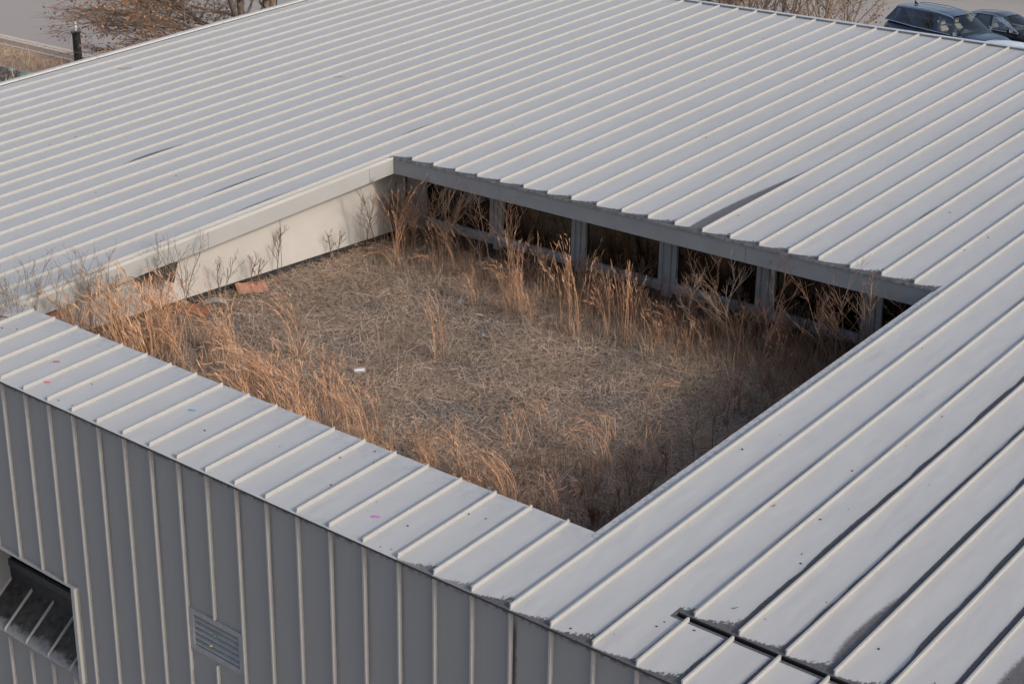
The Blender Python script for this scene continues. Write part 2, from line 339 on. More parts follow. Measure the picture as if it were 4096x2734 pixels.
# the recess: frame, sloping ribbed sill, strip of glass
mb = MB()
mb.box(WX1-.0, WX1+.13, yw-.17, yw+.02, WZ0-.16, WZ1+.06)
mb.box(WX0, WX1-.005, yw-.12, yw+.03, WZ1-.0, WZ1+.05); mb.box(WX1-.14, WX1-.005, yw+.03, yw+1.0, WZ0-.1, WZ1)
RC = part('window_recess', mb, M['seam'])
sm = N('dark_backed_sill'); o_ = sm.panelxyz(); dd = sm.noise(5, 6, rough=.7); fr_ = sm.sstep(sm.add(o_[1], sm.mul(sm.sub(dd, .5), .9)), .0, .26)
SILLM = sm.out(sm.mix(fr_, sm.ramp(dd, (.3, (.18, .18, .182)), (.8, (.27, .27, .27))), sm.ramp(sm.noise(9, 5), (.3, (.018, .017, .017)), (.7, (.065, .058, .052)))), .7, 0, .2)  # sill colour turns near black towards the back, with a blotchy border
mb = MB(); y1s = yw+.86
mb.hexa([(WX0,yw-.14,WZ0-.08),(WX1-.01,yw-.14,WZ0-.08),(WX1-.01,y1s,WZ0+.74),(WX0,y1s,WZ0+.74)], [(WX0,yw-.14,WZ0),(WX1-.01,yw-.14,WZ0),(WX1-.01,y1s,WZ0+.83),(WX0,y1s,WZ0+.83)], 0)
for k in (-3, -2, -1, 0, 1):
    x = k-.1; mb.hexa([(x-.02,yw-.13,WZ0+.005),(x+.02,yw-.13,WZ0+.005),(x+.02,y1s,WZ0+.835),(x-.02,y1s,WZ0+.835)], [(x-.014,yw-.11,WZ0+.11),(x+.014,yw-.11,WZ0+.11),(x+.014,y1s,WZ0+.93),(x-.014,y1s,WZ0+.93)], 1)
part('sill', mb, [SILLM, M['seam']], RC)
mb = MB(); mb.box(WX0, WX1-.15, y1s+.0, y1s+.1, WZ0+.7, WZ0+1.3, 0); mb.box(WX0, WX1-.15, y1s-.04, y1s+.1, WZ0+1.3, WZ0+1.52, 1); mb.box(WX0, WX1-.15, y1s-.02, y1s+.1, WZ1-.12, WZ1, 1)
mb.box(WX0-.1, WX0, yw+.0, y1s+.1, WZ0, WZ1, 2); mb.box(WX0-.1, WX1, yw+.02, y1s+.2, WZ1+.06, WZ1+.12, 2)
part('recess_frame', mb, [M['black'], M['trim'], M['wall']], RC)
mb = MB(); mb.box(WX0, WX1-.15, y1s+.05, y1s+.06, WZ0+1.52, WZ1-.12); part('pane', mb, M['glass'], RC)
mb = MB(); fw = .14
mb.box(LX0, LX1, yw-.05, yw+.05, LZ1-fw, LZ1); mb.box(LX0, LX1, yw-.05, yw+.05, LZ0, LZ0+fw); mb.box(LX0, LX0+fw, yw-.05, yw+.05, LZ0+fw, LZ1-fw); mb.box(LX1-fw, LX1, yw-.05, yw+.05, LZ0+fw, LZ1-fw)
mb.box(LX0, LX1, yw+.3, yw+.34, LZ0, LZ1, 1)
LV = part('louvre_vent', mb, [M['louvre'], M['void']])
for k in range(5):
    z = LZ0+fw+.02+k*.165; mb = MB()
    mb.hexa([(LX0+fw,yw-.02,z),(LX1-fw,yw-.02,z),(LX1-fw,yw+.2,z+.14),(LX0+fw,yw+.2,z+.14)], [(LX0+fw,yw-.035,z+.03),(LX1-fw,yw-.035,z+.03),(LX1-fw,yw+.185,z+.165),(LX0+fw,yw+.185,z+.165)])
    part('slat', mb, M['louvre'], LV)

# courtyard fascias and walls
def zr(y): return SL*y
FD = .62
mb = MB(); ys = [CY0, 10.17, 17.4, CY1]
for a, b in zip(ys[:-1], ys[1:]): mb.sbox(CX0-.06, CX0-.005, a+.006, b-.006, -FD, -.10)
mb.sbox(CX0-.06, CX0+.012, CY0, CY1-.03, -.10, -.012, 1)
part('fascia', mb, [M['fascia'], M['creamwall']])
mb = MB(); xs = [CX0-.05, -.0, 9.59, CX1+.05]
for a, b in zip(xs[:-1], xs[1:]): mb.box(a+.006, b-.006, CY1+.005, CY1+.06, zr(CY1)-FD, zr(CY1)-.09)
mb.box(CX0, CX1, CY1-.03, CY1+.05, zr(CY1)-.088, zr(CY1)-.012, 1)
part('fascia', mb, [M['greyfascia'], plain('dirty_trim', (.20, .20, .205), .6, .45, 14)])
mb = MB(); mb.sbox(CX1+.005, CX1+.06, CY0, CY1, -FD, -.012); part('fascia', mb, M['greyfascia'])
mb = MB(); mb.box(CX0, CX1, CY0-.06, CY0-.005, zr(CY0)-FD, zr(CY0)-.012); part('fascia', mb, M['greyfascia'])
WLX, WBY = -5.84, 20.27
mb = MB(); mb.sbox(WLX-.3, CX0-.06, CY0-.5, CY1+2, -.58, -.54); mb.sbox(CX0-.3, CX1+1.2, CY1+.06, WBY+.3, -.58, -.54); mb.sbox(CX1+.06, CX1+1.2, CY0-.5, CY1, -.58, -.54)
part('soffit', mb, M['soffit'])
mb = MB(); ys = [1.6, 8.23, 14.09, WBY]
for a, b in zip(ys[:-1], ys[1:]): mb.hexa([(WLX-.25,a+.012,-1.64),(WLX,a+.012,-1.64),(WLX,b-.012,-1.64),(WLX-.25,b-.012,-1.64)], [(WLX-.25,a+.012,zr(a)-.5),(WLX,a+.012,zr(a)-.5),(WLX,b-.012,zr(b)-.5),(WLX-.25,b-.012,zr(b)-.5)])
mb.hexa([(WLX-.25,1.6,-1.6),(WLX-.02,1.6,-1.6),(WLX-.02,WBY,-1.6),(WLX-.25,WBY,-1.6)], [(WLX-.25,1.6,zr(1.6)-.52),(WLX-.02,1.6,zr(1.6)-.52),(WLX-.02,WBY,zr(WBY)-.52),(WLX-.25,WBY,zr(WBY)-.52)], 1)
part('courtyard_wall', mb, [M['creamwall'], M['joint']])
mb = MB(); mb.box(WLX-.25, WLX-.03, 1.6, WBY, -2.4, -1.64); mb.box(-6, 16.9, WBY+.1, WBY+.4, -2.4, -1.36); part('base_flashing', mb, M['black'])
mb = MB(); mb.hexa([(CX1+.9,1.6,-2.4),(CX1+1.1,1.6,-2.4),(CX1+1.1,WBY,-2.4),(CX1+.9,WBY,-2.4)], [(CX1+.9,1.6,zr(1.6)-.5),(CX1+1.1,1.6,zr(1.6)-.5),(CX1+1.1,WBY,zr(WBY)-.5),(CX1+.9,WBY,zr(WBY)-.5)]); mb.box(WLX, CX1+1, 1.6, 1.8, -2.4, -.2); part('courtyard_wall', mb, M['wall'])
mb = MB(); A_, B_, C_, D_ = Vector((-5.82,9.68,-.36)), Vector((-5.08,8.9,-.65)), Vector((-4.95,7.85,-.1)), Vector((-5.82,8.55,.12))
def lp(u, v_): return (D_.lerp(A_, u)).lerp(C_.lerp(B_, u), v_)
for i in range(4): mb.hexa(*[[tuple(lp(u, v_)+Vector((0, 0, dz))) for u, v_ in ((i/4, 0), (i/4, 1), ((i+1)/4-.01, 1), ((i+1)/4-.01, 0))] for dz in (-.02, 0)]); mb.rod(lp(i/4+.24, 0), lp(i/4+.24, 1), .022, 5)
part('fallen_soffit_panel', mb, plain('shade_toned_panel', (.045, .041, .037), .7, .15))  # panel coloured near black to stand for the shade under the soffit
# window wall
edges = [(-5.84, -4.95), (-1.8, -1.24), (1.82, 2.41), (5.40, 6.08), (9.06, 9.72), (12.72, 13.36), (16.2, 16.6)]
mb = MB()
for a, b in edges:
    s_ = .15 if b-a < .8 else .06
    mb = MB(); mb.box(a+s_, b-s_, WBY, WBY+.25, -1.55, 1.25); mb.box(a+s_+.10, b-s_-.06, WBY-.05, WBY+.0, -1.5, 1.25) if b-a < .8 else None
    part('post', mb, M['frame'])
for n_, ((a0, a1), (b0, b1)) in enumerate(zip(edges[:-1], edges[1:])):
    x0 = a1-.15 if n_ else a1-.06; x1 = b0+.15 if n_ < 5 else b0+.06
    mb = MB(); mb.box(x0, x0+.15, WBY-.03, WBY+.18, -1.22, 1.2); mb.box(x1-.15, x1, WBY-.03, WBY+.18, -1.22, 1.2)
    mb.box(x0+.15, x1-.15, WBY-.03, WBY+.18, -1.22, -1.04); mb.box(x0+.15, x1-.15, WBY-.02, WBY+.18, 1.0, 1.2); mb.box(x0+.02, x1-.02, WBY-.0, WBY+.1, -1.38, -1.22); mb.box(x0+.04, x1-.04, WBY-.09, WBY-.03, -1.25, -1.17)
    wn_ = part('window', mb, M['frame'])
    mb = MB(); mb.box(x0+.15, x1-.15, WBY+.08, WBY+.09, -1.04, 1.0); part('pane', mb, M['glass'], wn_)
mb = MB(); mb.box(-6, 16.9, WBY+6, WBY+6.2, -3, 1.6); mb.box(-6, 16.9, WBY+.4, WBY+6, -3.1, -3.0); mb.box(-6.1, -6, WBY+.4, WBY+6, -3, 1.6); mb.box(16.9, 17, WBY, WBY+6, -3, 1.6)
mb.hexa([(-4.6,WBY+.9,-1.2),(-2.4,WBY+.9,-1.2),(-2.4,WBY+.95,-1.2),(-4.6,WBY+.95,-1.2)], [(-4.6,WBY+.9,1.2),(-1.9,WBY+.9,1.2),(-1.9,WBY+.95,1.2),(-4.6,WBY+.95,1.2)], 1)  # pale board added so the interior behind the first window looks lit
part('room', mb, [M['room'], M['board']])

# ------------------------------------------------------------------ plants: ribbons and tubes
def ribbons(P, width, side):
    """P (n,k,3) centre lines, width (n,k), side (n,3) -> verts, quads"""
    n, k, _ = P.shape; A = P - side[:, None, :]*width[..., None]*.5; Bv = P + side[:, None, :]*width[..., None]*.5
    V = np.stack([A, Bv], 2).reshape(-1, 3); b = (np.arange(n)*k*2)[:, None] + (np.arange(k-1)*2)[None, :]
    F = np.stack([b, b+1, b+3, b+2], -1).reshape(-1, 4); return V, F
def tubes(segs, sides=3):
    s = np.array(segs, float); a, b, ra, rb = s[:, :3], s[:, 3:6], s[:, 6], s[:, 7]
    d = b-a; d /= np.maximum(np.linalg.norm(d, axis=1, keepdims=True), 1e-9)
    ref = np.where(np.abs(d[:, 2:3]) > .9, np.array([[1., 0, 0]]), np.array([[0, 0, 1.]])); u = np.cross(d, ref); u /= np.linalg.norm(u, axis=1, keepdims=True); v = np.cross(d, u)
    an = np.arange(sides)*2*np.pi/sides; ring = np.cos(an)[None, :, None]*u[:, None, :] + np.sin(an)[None, :, None]*v[:, None, :]
    V = np.concatenate([a[:, None, :]+ring*ra[:, None, None], b[:, None, :]+ring*rb[:, None, None]], 1).reshape(-1, 3)
    base = (np.arange(len(s))*2*sides)[:, None]; i = np.arange(sides)[None, :]; j = (i+1) % sides
    F = np.stack([base+i, base+j, base+sides+j, base+sides+i], -1).reshape(-1, 4); return V, F
def rotv(az, el): return np.stack([np.cos(az)*np.cos(el), np.sin(az)*np.cos(el), np.sin(el)], -1)
def blades(base, az, el, ln, droop, wd, k=4):
    n = len(base); t = np.linspace(0, 1, k)[None, :, None]; d = rotv(az, el)
    P = base[:, None, :] + d[:, None, :]*ln[:, None, None]*t; P[..., 2] -= (droop*ln)[:, None]*t[..., 0]**2
    sa = az+np.pi/2+RNG.normal(0, .5, n); side = np.stack([np.cos(sa), np.sin(sa), RNG.normal(0, .5, n)], -1); side /= np.linalg.norm(side, axis=1, keepdims=True)
    w_ = wd[:, None]*np.linspace(1, .35, k)[None, :]; return ribbons(P, w_, side)
def cat(parts):
    V = []; F = []; MI = []; o = 0
    for (v, f, m_) in parts:
        V.append(v); F.append(f+o); MI.append(np.full(len(f), m_)); o += len(v)
    return np.concatenate(V), np.concatenate(F), np.concatenate(MI)
def field(x, y): return np.sin(x*.9+1.3)*np.sin(y*1.1-.4)+.6*np.sin(x*2.3-y*1.7)+.4*np.sin(x*.5+y*2.9+2)
# dead straw over the whole courtyard floor
def scatter(n, x0, x1, y0, y1, keep):
    x = RNG.uniform(x0, x1, n); y = RNG.uniform(y0, y1, n); k = RNG.random(n) < keep(x, y); x, y = x[k], y[k]; return np.stack([x, y, np.full(len(x), GZ)], -1)
parts_ = []
b = scatter(270000, -5.8, 16.0, 1.9, 20.1, lambda x, y: np.clip(.74+.26*field(x, y)-.45*np.exp(-((x-.2)**2+(y-15.2)**2)/3)-.35*np.exp(-((x+3.4)**2+(y-10.2)**2)/2.5)-.15*np.exp(-((x-13)**2/4+(y-11)**2/9)), .2, 1))
n = len(b); b[:, 2] += np.abs(RNG.normal(0, .07, n)); az = RNG.uniform(0, 2*np.pi, n)+.6*field(b[:, 0]*.6, b[:, 1]*.6)
parts_.append((*blades(b, az, RNG.normal(.10, .22, n), RNG.gamma(3, .11, n)+.06, RNG.uniform(-.05, .3, n), RNG.uniform(.008, .018, n), 3), 0))
b = scatter(90000, -5.7, 15.4, 2, 19.8, lambda x, y: np.clip(.36+.5*np.exp(-((y-4.2)/2.2)**2)+.45*np.exp(-((y-16.9)/1.5)**2)*(x > -4)+.35*field(x*1.3+2, y*1.3), .04, 1))
n = len(b); parts_.append((*blades(b, RNG.uniform(0, 2*np.pi, n), RNG.uniform(.3, 1.35, n), RNG.gamma(4, .10, n)+.1, RNG.uniform(.1, .6, n), RNG.uniform(.007, .013, n), 4), 0))
# finer matted grass, left of the middle
b = scatter(90000, -3.5, 6, 6.5, 14.5, lambda x, y: np.clip(1.1*np.exp(-((x-.6)/2.6)**2-((y-10.4)/2.6)**2)+.25*field(x*2, y*2)-.05, 0, 1))
n = len(b); parts_.append((*blades(b, RNG.normal(2.6, .8, n), RNG.uniform(.1, .8, n), RNG.gamma(3, .07, n)+.08, RNG.uniform(.1, .5, n), RNG.uniform(.005, .009, n), 3), 1))
V, F, MI = cat(parts_); tag(mesh_obj('dry_grass', V, F, [M['straw'], M['matted']], mi=MI), kind='stuff')
# thin brown undergrowth along the windows, in the far right corner and along the right side
parts_ = []
b = scatter(52000, -5.7, 16, 2, 20.2, lambda x, y: np.clip(.95*np.exp(-((y-19.2)/1.7)**2)*np.clip((x+7)/10, .25, 1)+.75*np.exp(-((x-13.2)/2.2)**2-((y-17.5)/2.6)**2)+.5*np.exp(-((x-14)/1.5)**2-((y-8)/4)**2)+.42*np.exp(-((x-11)/3.2)**2-((y-5.5)/2.6)**2), 0, 1))
n = len(b); parts_.append((*blades(b, RNG.uniform(0, 2*np.pi, n), RNG.uniform(.75, 1.5, n), RNG.gamma(5, .14, n)+.15, RNG.uniform(-.05, .25, n), RNG.uniform(.008, .014, n), 4), 0))
V, F, MI = cat(parts_); tag(mesh_obj('undergrowth', V, F, [M['brush']], mi=MI), kind='stuff')
# roots and dead weeds beyond the left verge
b = np.stack([RNG.uniform(-90, -60, 3500), RNG.uniform(45, 56, 3500), np.full(3500, G+.03)], -1); n = len(b)
V, F = blades(b, RNG.uniform(0, 6.3, n), RNG.uniform(.2, 1.4, n), RNG.gamma(3, .22, n)+.1, RNG.uniform(.1, .5, n), RNG.uniform(.03, .07, n), 3)
tag(mesh_obj('dead_weeds', V, F, [M['straw']]), kind='stuff')

RT = np.array([.768, .640, 0.]); FW = np.array([-.640, .768, 0.])
def clump(ns, vx, vz, spread=.35, leafy=26, seed=0):
    """tall grass: vx = lean to the right of the camera, vz = height of the tips"""
    r = np.random.default_rng(seed); n = ns; k = 8; t = np.linspace(0, 1, k)[None, :]
    sc = r.uniform(.78, 1.1, n); b = np.concatenate([r.normal(0, .11, (n, 2)), np.zeros((n, 1))], 1)
    hx = (vx*sc+r.normal(0, spread, n)*.55*vz**.5)[:, None]*t**1.9; hy = (r.normal(0, spread, n)*.8)[:, None]*t**1.7
    L = abs(vx); z = (vz*sc)[:, None]*t + (.45*L+.12)*sc[:, None]*4*t*(1-t)*.6
    P = b[:, None, :] + hx[..., None]*RT + hy[..., None]*FW; P[..., 2] = z
    sa = r.uniform(0, 6.3, n); side = np.stack([np.cos(sa), np.sin(sa), np.zeros(n)], -1)
    out = [(*ribbons(P, np.linspace(.0135, .007, k)[None, :]*r.uniform(.8, 1.3, n)[:, None], side), 0)]
    # feathery side shoots on the upper half
    q = 7; tt = r.uniform(.45, 1, (n, q)); idx = tt*(k-1); i0 = np.minimum(idx.astype(int), k-2); fr = (idx-i0)[..., None]; ii = np.arange(n)[:, None]
    base = P[ii, i0]*(1-fr)+P[ii, i0+1]*fr; tan = P[ii, i0+1]-P[ii, i0]; tan /= np.linalg.norm(tan, axis=-1, keepdims=True)+1e-9
    d = tan + r.normal(0, .22, base.shape); d /= np.linalg.norm(d, axis=-1, keepdims=True); ln = r.uniform(.10, .26, (n, q, 1))
    base = base.reshape(-1, 3); e = base + (d*ln).reshape(-1, 3); mid = (base+e)/2+r.normal(0, .012, base.shape); PP = np.stack([base, mid, e], 1)
    sd_ = r.normal(0, 1, base.shape); sd_ /= np.linalg.norm(sd_, axis=1, keepdims=True)
    out.append((*ribbons(PP, np.tile(np.array([[.008, .018, .005]]), (len(base), 1)), sd_), 0))
    m_ = leafy; bb = np.concatenate([r.normal(0, .16, (m_, 2)), np.zeros((m_, 1))], 1)
    az_ = r.uniform(0, 6.3, m_); ln_ = r.uniform(.35, 1.25, m_); el = r.uniform(.7, 1.4, m_); tq = np.linspace(0, 1, 5)[None, :, None]
    PL = bb[:, None, :]+rotv(az_, el)[:, None, :]*ln_[:, None, None]*tq; PL[..., 2] -= (.35*ln_)[:, None]*tq[..., 0]**2
    sl = np.stack([-np.sin(az_), np.cos(az_), np.zeros(m_)], -1)
    out.append((*ribbons(PL, np.linspace(.013, .005, 5)[None, :]*np.ones((m_, 1)), sl), 1))
    return cat(out)
def sapling_segs(h, vx, seed, vy=0., stems=1, thick=1.0):
    r = random.Random(seed); segs = []
    def limb(p, d, ln, r0, lv):
        nseg = 7 if lv == 0 else (5 if lv == 1 else 3); pts = [p]; dirs = []
        for i in range(nseg):
            d = (d + Vector((r.gauss(0, .10), r.gauss(0, .10), r.gauss(0, .07)+(.05 if lv else .02)))).normalized(); p = p + d*(ln/nseg); pts.append(p); dirs.append(d)
        for i in range(nseg):
            ra = r0*(1-.8*i/nseg); rb = r0*(1-.8*(i+1)/nseg); segs.append((*pts[i], *pts[i+1], max(ra, .005), max(rb, .0042)))
        if lv >= 2: return
        cnt = r.randint(7, 11) if lv == 0 else r.randint(3, 5)
        for c_ in range(cnt):
            t = r.uniform(.28 if lv == 0 else .2, .97); q = t*nseg; i = min(int(q), nseg-1); bp = pts[i].lerp(pts[i+1], q-i)
            az = r.uniform(0, 6.283); sp = r.uniform(.35, .75); a = Vector((math.cos(az), math.sin(az), 0)); nd = (dirs[i]*math.cos(sp)+a*math.sin(sp)).normalized()
            limb(bp, nd, ln*r.uniform(.28, .58)*(1.2-.75*t), r0*(.42 if lv == 0 else .6), lv+1)
    for s_ in range(stems):
        off = Vector((r.gauss(0, .07), r.gauss(0, .07), 0)) if stems > 1 else Vector((0, 0, 0)); sp = r.gauss(0, .16) if stems > 1 else 0
        tgt = Vector(RT)*(vx+sp*h)+Vector(FW)*(vy+(r.gauss(0, .16)*h if stems > 1 else 0))+Vector((0, 0, h)); hh = tgt.length*(1 if s_ == 0 else r.uniform(.6, .95))
        limb(off, tgt.normalized(), hh, .024*thick*(1 if s_ == 0 else .8), 0)
    # bring every segment back between the ground and the tip
    return segs
def add_leaves(r, segs, n, size):
    V = []; F = []
    for i in range(n):
        s_ = segs[r.randrange(len(segs)//3, len(segs))]; c = Vector(s_[3:6])+Vector((r.gauss(0, .02), r.gauss(0, .02), -abs(r.gauss(0, .03)))); a = Vector((r.gauss(0, 1), r.gauss(0, 1), r.gauss(0, .6))).normalized()*size; b_ = a.cross(Vector((r.gauss(0, 1), r.gauss(0, 1), r.gauss(0, 1)))).normalized()*size*.6
        k = len(V); V += [tuple(c-a), tuple(c+b_), tuple(c+a*1.1), tuple(c-b_)]; F.append((k, k+1, k+2, k+3))
    return np.array(V), np.array(F)
def ground_shift(x, y, vz, i):
    if (33 <= i < 50) or 7 < i < 0: t = (-4.55-x)/.636; return -4.55+.15*math.sin(i*2.3), y-.772*t, vz+.40*t
    if y > 18.2: t = min((y-17.8-.3*math.sin(i*1.7))/.772, max(0, (14.9-x)/.636)); y = min(y, 19.9+.772*t); return x+.636*t, y-.772*t, vz+.40*t
    if x < -5.55:
        t = (-5.55-x); return -5.55, y-1.2*t, vz+.62*t
    return x, y, vz

CLUMP_AT =  [(-3.68, 17.49, -0.68, 2.67), (-3.66, 17.5, 0.58, 2.92), (-3.76, 17.53, 0.29, 1.69), (-2.71, 18.48, -0.46, 1.74), (-2.71, 18.6, -0.22, 1.43), (-1.63, 18.32, -0.38, 1.32), (-3.24, 17.08, -2.31, 0.07), (-2.08, 17.72, -0.92, 0.63), (0.28, 18.41, -0.81, 0.73), (2.31, 16.39, -0.11, 2.9), (2.52, 16.58, -0.16, 2.41), (2.8, 16.46, -0.23, 2.35), (2.21, 18.18, -0.09, 2.06), (4.47, 16.2, -0.62, 2.68), (4.87, 16.21, -0.48, 2.34), (5.09, 16.08, -0.18, 3.24), (5.2, 16.17, -0.26, 2.72), (4.93, 16.97, 0.47, 2.72), (6.03, 16.75, -0.56, 1.65), (6.1, 16.81, -0.26, 2.14), (6.52, 16.85, -0.02, 2.8), (6.73, 16.88, -0.14, 2.37), (6.65, 17.14, 0.14, 2.05), (6.3, 18.19, -0.06, 0.75), (3.19, 12.07, -0.24, 1.99), (3.29, 12.16, 0.02, 1.62), (0.15, 9.34, -0.97, 2.29), (0.09, 9.45, -0.72, 2.11), (8.69, 8.88, -0.04, 1.08), (8.68, 9.25, 0.06, 1.04), (9.13, 10.03, -0.54, 1.12), (10.53, 10.89, -1.17, 0.63), (9.95, 13.53, 0.61, 0.69), (11.75, 18.95, 0.21, 1.68), (11.0, 20.61, 1.16, 0.65), (11.09, 18.35, -0.15, 1.03), (11.17, 18.43, 0.31, 0.58), (9.4, 18.9, -0.37, 0.62), (8.82, 17.86, -0.31, 1.01), (11.33, 9.46, -0.79, 1.34), (11.36, 9.57, -0.33, 1.29), (12.22, 10.24, 0.23, 1.14), (10.53, 9.71, -0.69, 0.55), (11.72, 10.59, -0.31, 0.38), (12.02, 7.8, -0.56, 0.3), (-0.01, 6.92, -0.11, 2.06), (-1.37, 7.99, -0.91, 1.22), (0.77, 7.47, -0.9, 0.91)]
SAP_AT =  [(-3.71, 18.04, -0.35, 3.23), (-1.44, 19.87, -1.13, 2.36), (-3.85, 20.34, -0.03, 2.15), (-4.22, 20.01, -0.05, 2.24), (-4.43, 19.31, -0.15, 2.63), (-1.33, 19.86, -0.74, 2.51), (-1.09, 20.67, -0.25, 2.13), (-0.96, 20.78, 0.02, 1.99), (-4.18, 19.42, -0.13, 2.22), (-5.68, 18.05, -0.05, 2.16), (-5.32, 18.38, -0.05, 2.28), (-5.43, 18.9, -0.14, 2.59), (8.23, 19.91, -0.96, 2.29), (8.52, 20.02, -0.61, 2.49), (8.83, 20.02, -0.19, 2.33), (9.05, 20.5, -0.31, 2.3), (9.92, 21.01, -0.38, 1.51), (10.56, 21.3, -0.82, 1.85), (11.01, 21.57, -0.57, 2.32), (11.12, 21.53, -0.0, 2.13), (11.36, 21.61, 0.2, 1.82), (12.04, 21.81, -0.04, 1.61), (12.14, 22.72, -0.1, 1.79), (12.22, 23.36, 0.06, 1.21), (11.97, 21.48, -0.47, 1.87), (10.23, 21.28, -0.03, 1.32), (6.34, 20.08, -0.15, 2.11), (7.27, 19.18, -0.27, 2.26), (12.15, 16.32, -0.41, 1.43), (12.18, 16.34, -0.0, 0.92), (12.43, 14.79, -0.45, 0.86), (12.5, 14.74, 0.16, 0.94), (12.42, 14.67, -0.12, 0.83), (-7.02, 6.65, -0.22, 2.3), (-6.93, 6.64, 0.08, 2.09), (-6.68, 6.96, 0.42, 2.33), (-6.63, 7.01, -0.08, 2.16), (-6.3, 7.3, 0.03, 2.23), (-6.28, 8.03, 0.52, 2.65), (-6.21, 8.0, 0.16, 1.94), (-5.84, 9.33, -0.01, 2.45), (-5.98, 9.57, 0.43, 2.39), (-5.72, 10.08, 0.08, 2.25), (-5.68, 10.12, 0.37, 2.3), (-7.27, 6.0, -0.16, 1.73), (-7.16, 6.0, 0.3, 2.08), (-7.09, 6.07, 0.08, 1.71), (-6.97, 6.17, 0.15, 1.76), (-7.34, 6.02, -0.38, 1.37), (-6.5, 7.39, 0.31, 1.66), (-5.76, 11.36, 0.03, 1.5), (-5.72, 11.39, 0.52, 1.71), (-5.25, 12.2, -0.18, 1.45), (-5.21, 12.24, 0.5, 1.41), (-5.89, 14.05, -0.09, 1.7), (-5.79, 16.5, -0.44, 1.14), (-5.68, 16.6, 0.24, 1.16), (12.65, 14.23, -0.44, 1.15), (12.69, 14.27, 0.35, 1.04), (12.95, 11.15, -0.3, 1.76), (12.93, 12.03, -0.06, 1.41), (12.73, 13.15, -0.13, 0.59), (13.15, 8.17, -0.2, 1.57), (13.15, 7.7, -0.14, 0.78), (13.19, 6.53, -0.16, 0.8), (13.15, 6.49, 0.24, 0.66), (13.18, 6.59, -0.34, 0.59), (13.02, 9.01, 0.17, 1.11), (12.78, 10.13, -0.11, 1.06), (12.4, 9.29, -0.2, 0.74)]
LBL = {}
def grass_thing(x, y, ns, vx, vz, seed, label, group, leafy=26, spread=.35):
    V, F, MI = clump(ns, vx, vz, spread, leafy, seed)
    return tag(mesh_obj('grass_clump', V, F, [M['orange'], M['straw']], mi=MI, loc=W(x, y, GZ)), label, 'grass', group)
for i, (x, y, vx, vz) in enumerate(CLUMP_AT):
    if i < 6: lab, grp = 'tall golden grass clump in the far left corner of the courtyard', 'tall grass in the far left corner'
    elif i < 9: lab, grp = 'low golden dry grass arching sideways near the far left corner of the courtyard', 'arching grass near the far left corner'
    elif i < 24: lab, grp = 'tall upright orange dry grass clump in the row in front of the courtyard windows', 'tall grass before the windows'
    elif i in (24, 25): lab, grp = 'thin lone upright orange grass tuft in the middle of the courtyard floor', 'thin tufts in the middle'
    elif i in (26, 27): lab, grp = 'lone golden grass clump bending far left, before the cream wall', 'bending clump left of the middle'
    elif i in (32,): lab, grp = 'single rust orange grass plume lying over on the flattened straw', None
    elif i in (33, 34, 35, 36, 37, 38): lab, grp = 'thin orange grass tuft in the dark far right of the courtyard', 'thin tufts in the dark corner'
    elif i < 45: lab, grp = 'orange dry grass clump in the near right part of the courtyard among brown stems', 'grass in the near right of the courtyard'
    else: lab, grp = 'slender orange grass clump standing free of the dense front row, left of the middle', 'slender grass behind the front row'
    grass_thing(x, y, 7 if i < 45 else 10, vx, max(vz, .35), 100+i, lab, grp, 34, .30)
# dense row behind the front roof strip and in the near left corner
protos = []
def place_grass(x, y, vx, vz, label, group):
    s_ = random.randrange(12)
    while len(protos) <= s_: protos.append(None)
    if protos[s_] is None:
        o = grass_thing(x, y, random.randint(9, 14), (-.45, -.8, -1.0, -.25, .15, -.65)[s_ % 6], (1.5, 1.8, 1.3, 2.0)[s_ % 4], 900+s_, label, group, 40, .38); protos[s_] = o
    else:
        o = protos[s_].copy(); C.objects.link(o); o.location = W(x, y, GZ)
    o.rotation_euler.z = random.gauss(-.62, .35); k = vz/(1.5, 1.8, 1.3, 2.0)[s_ % 4]; o.scale = (k, k, k); tag(o, label, 'grass', group)
for _ in range(30):
    x = random.uniform(-4.5, -1.4); y = random.uniform(4.6, 7.4)
    if random.random() < .5: x = random.uniform(-3.6, -1.0); y = random.uniform(5.0, 8.2)
    place_grass(x, y, 0, random.uniform(1.3, 2.7), 'orange grass in the dense stand before the near cream wall', 'dense grass in the near left corner')
for _ in range(38):
    x = random.uniform(.4, 6.3); y = random.uniform(4.0, 6.3) if random.random() < .75 else random.uniform(6, 7.6)
    place_grass(x, y, 0, random.uniform(1.1, 2.1), 'orange grass rising behind the left half of the front roof strip', 'grass row behind the front roof strip')
for _ in range(34):
    x = random.uniform(6.3, 12.2); y = random.uniform(3.6, 6.6)
    place_grass(x, y, 0, random.uniform(.8, 1.5), 'short orange grass among brown stems in the front right corner', 'short grass near the front right corner')
for _ in range(36):
    x = random.uniform(.5, 9.5); y = random.uniform(15.8, 18.8)
    place_grass(x, y, 0, random.uniform(.5, 1.3), 'short bushy grass tuft below the tall row before the windows', 'short tufts before the windows')
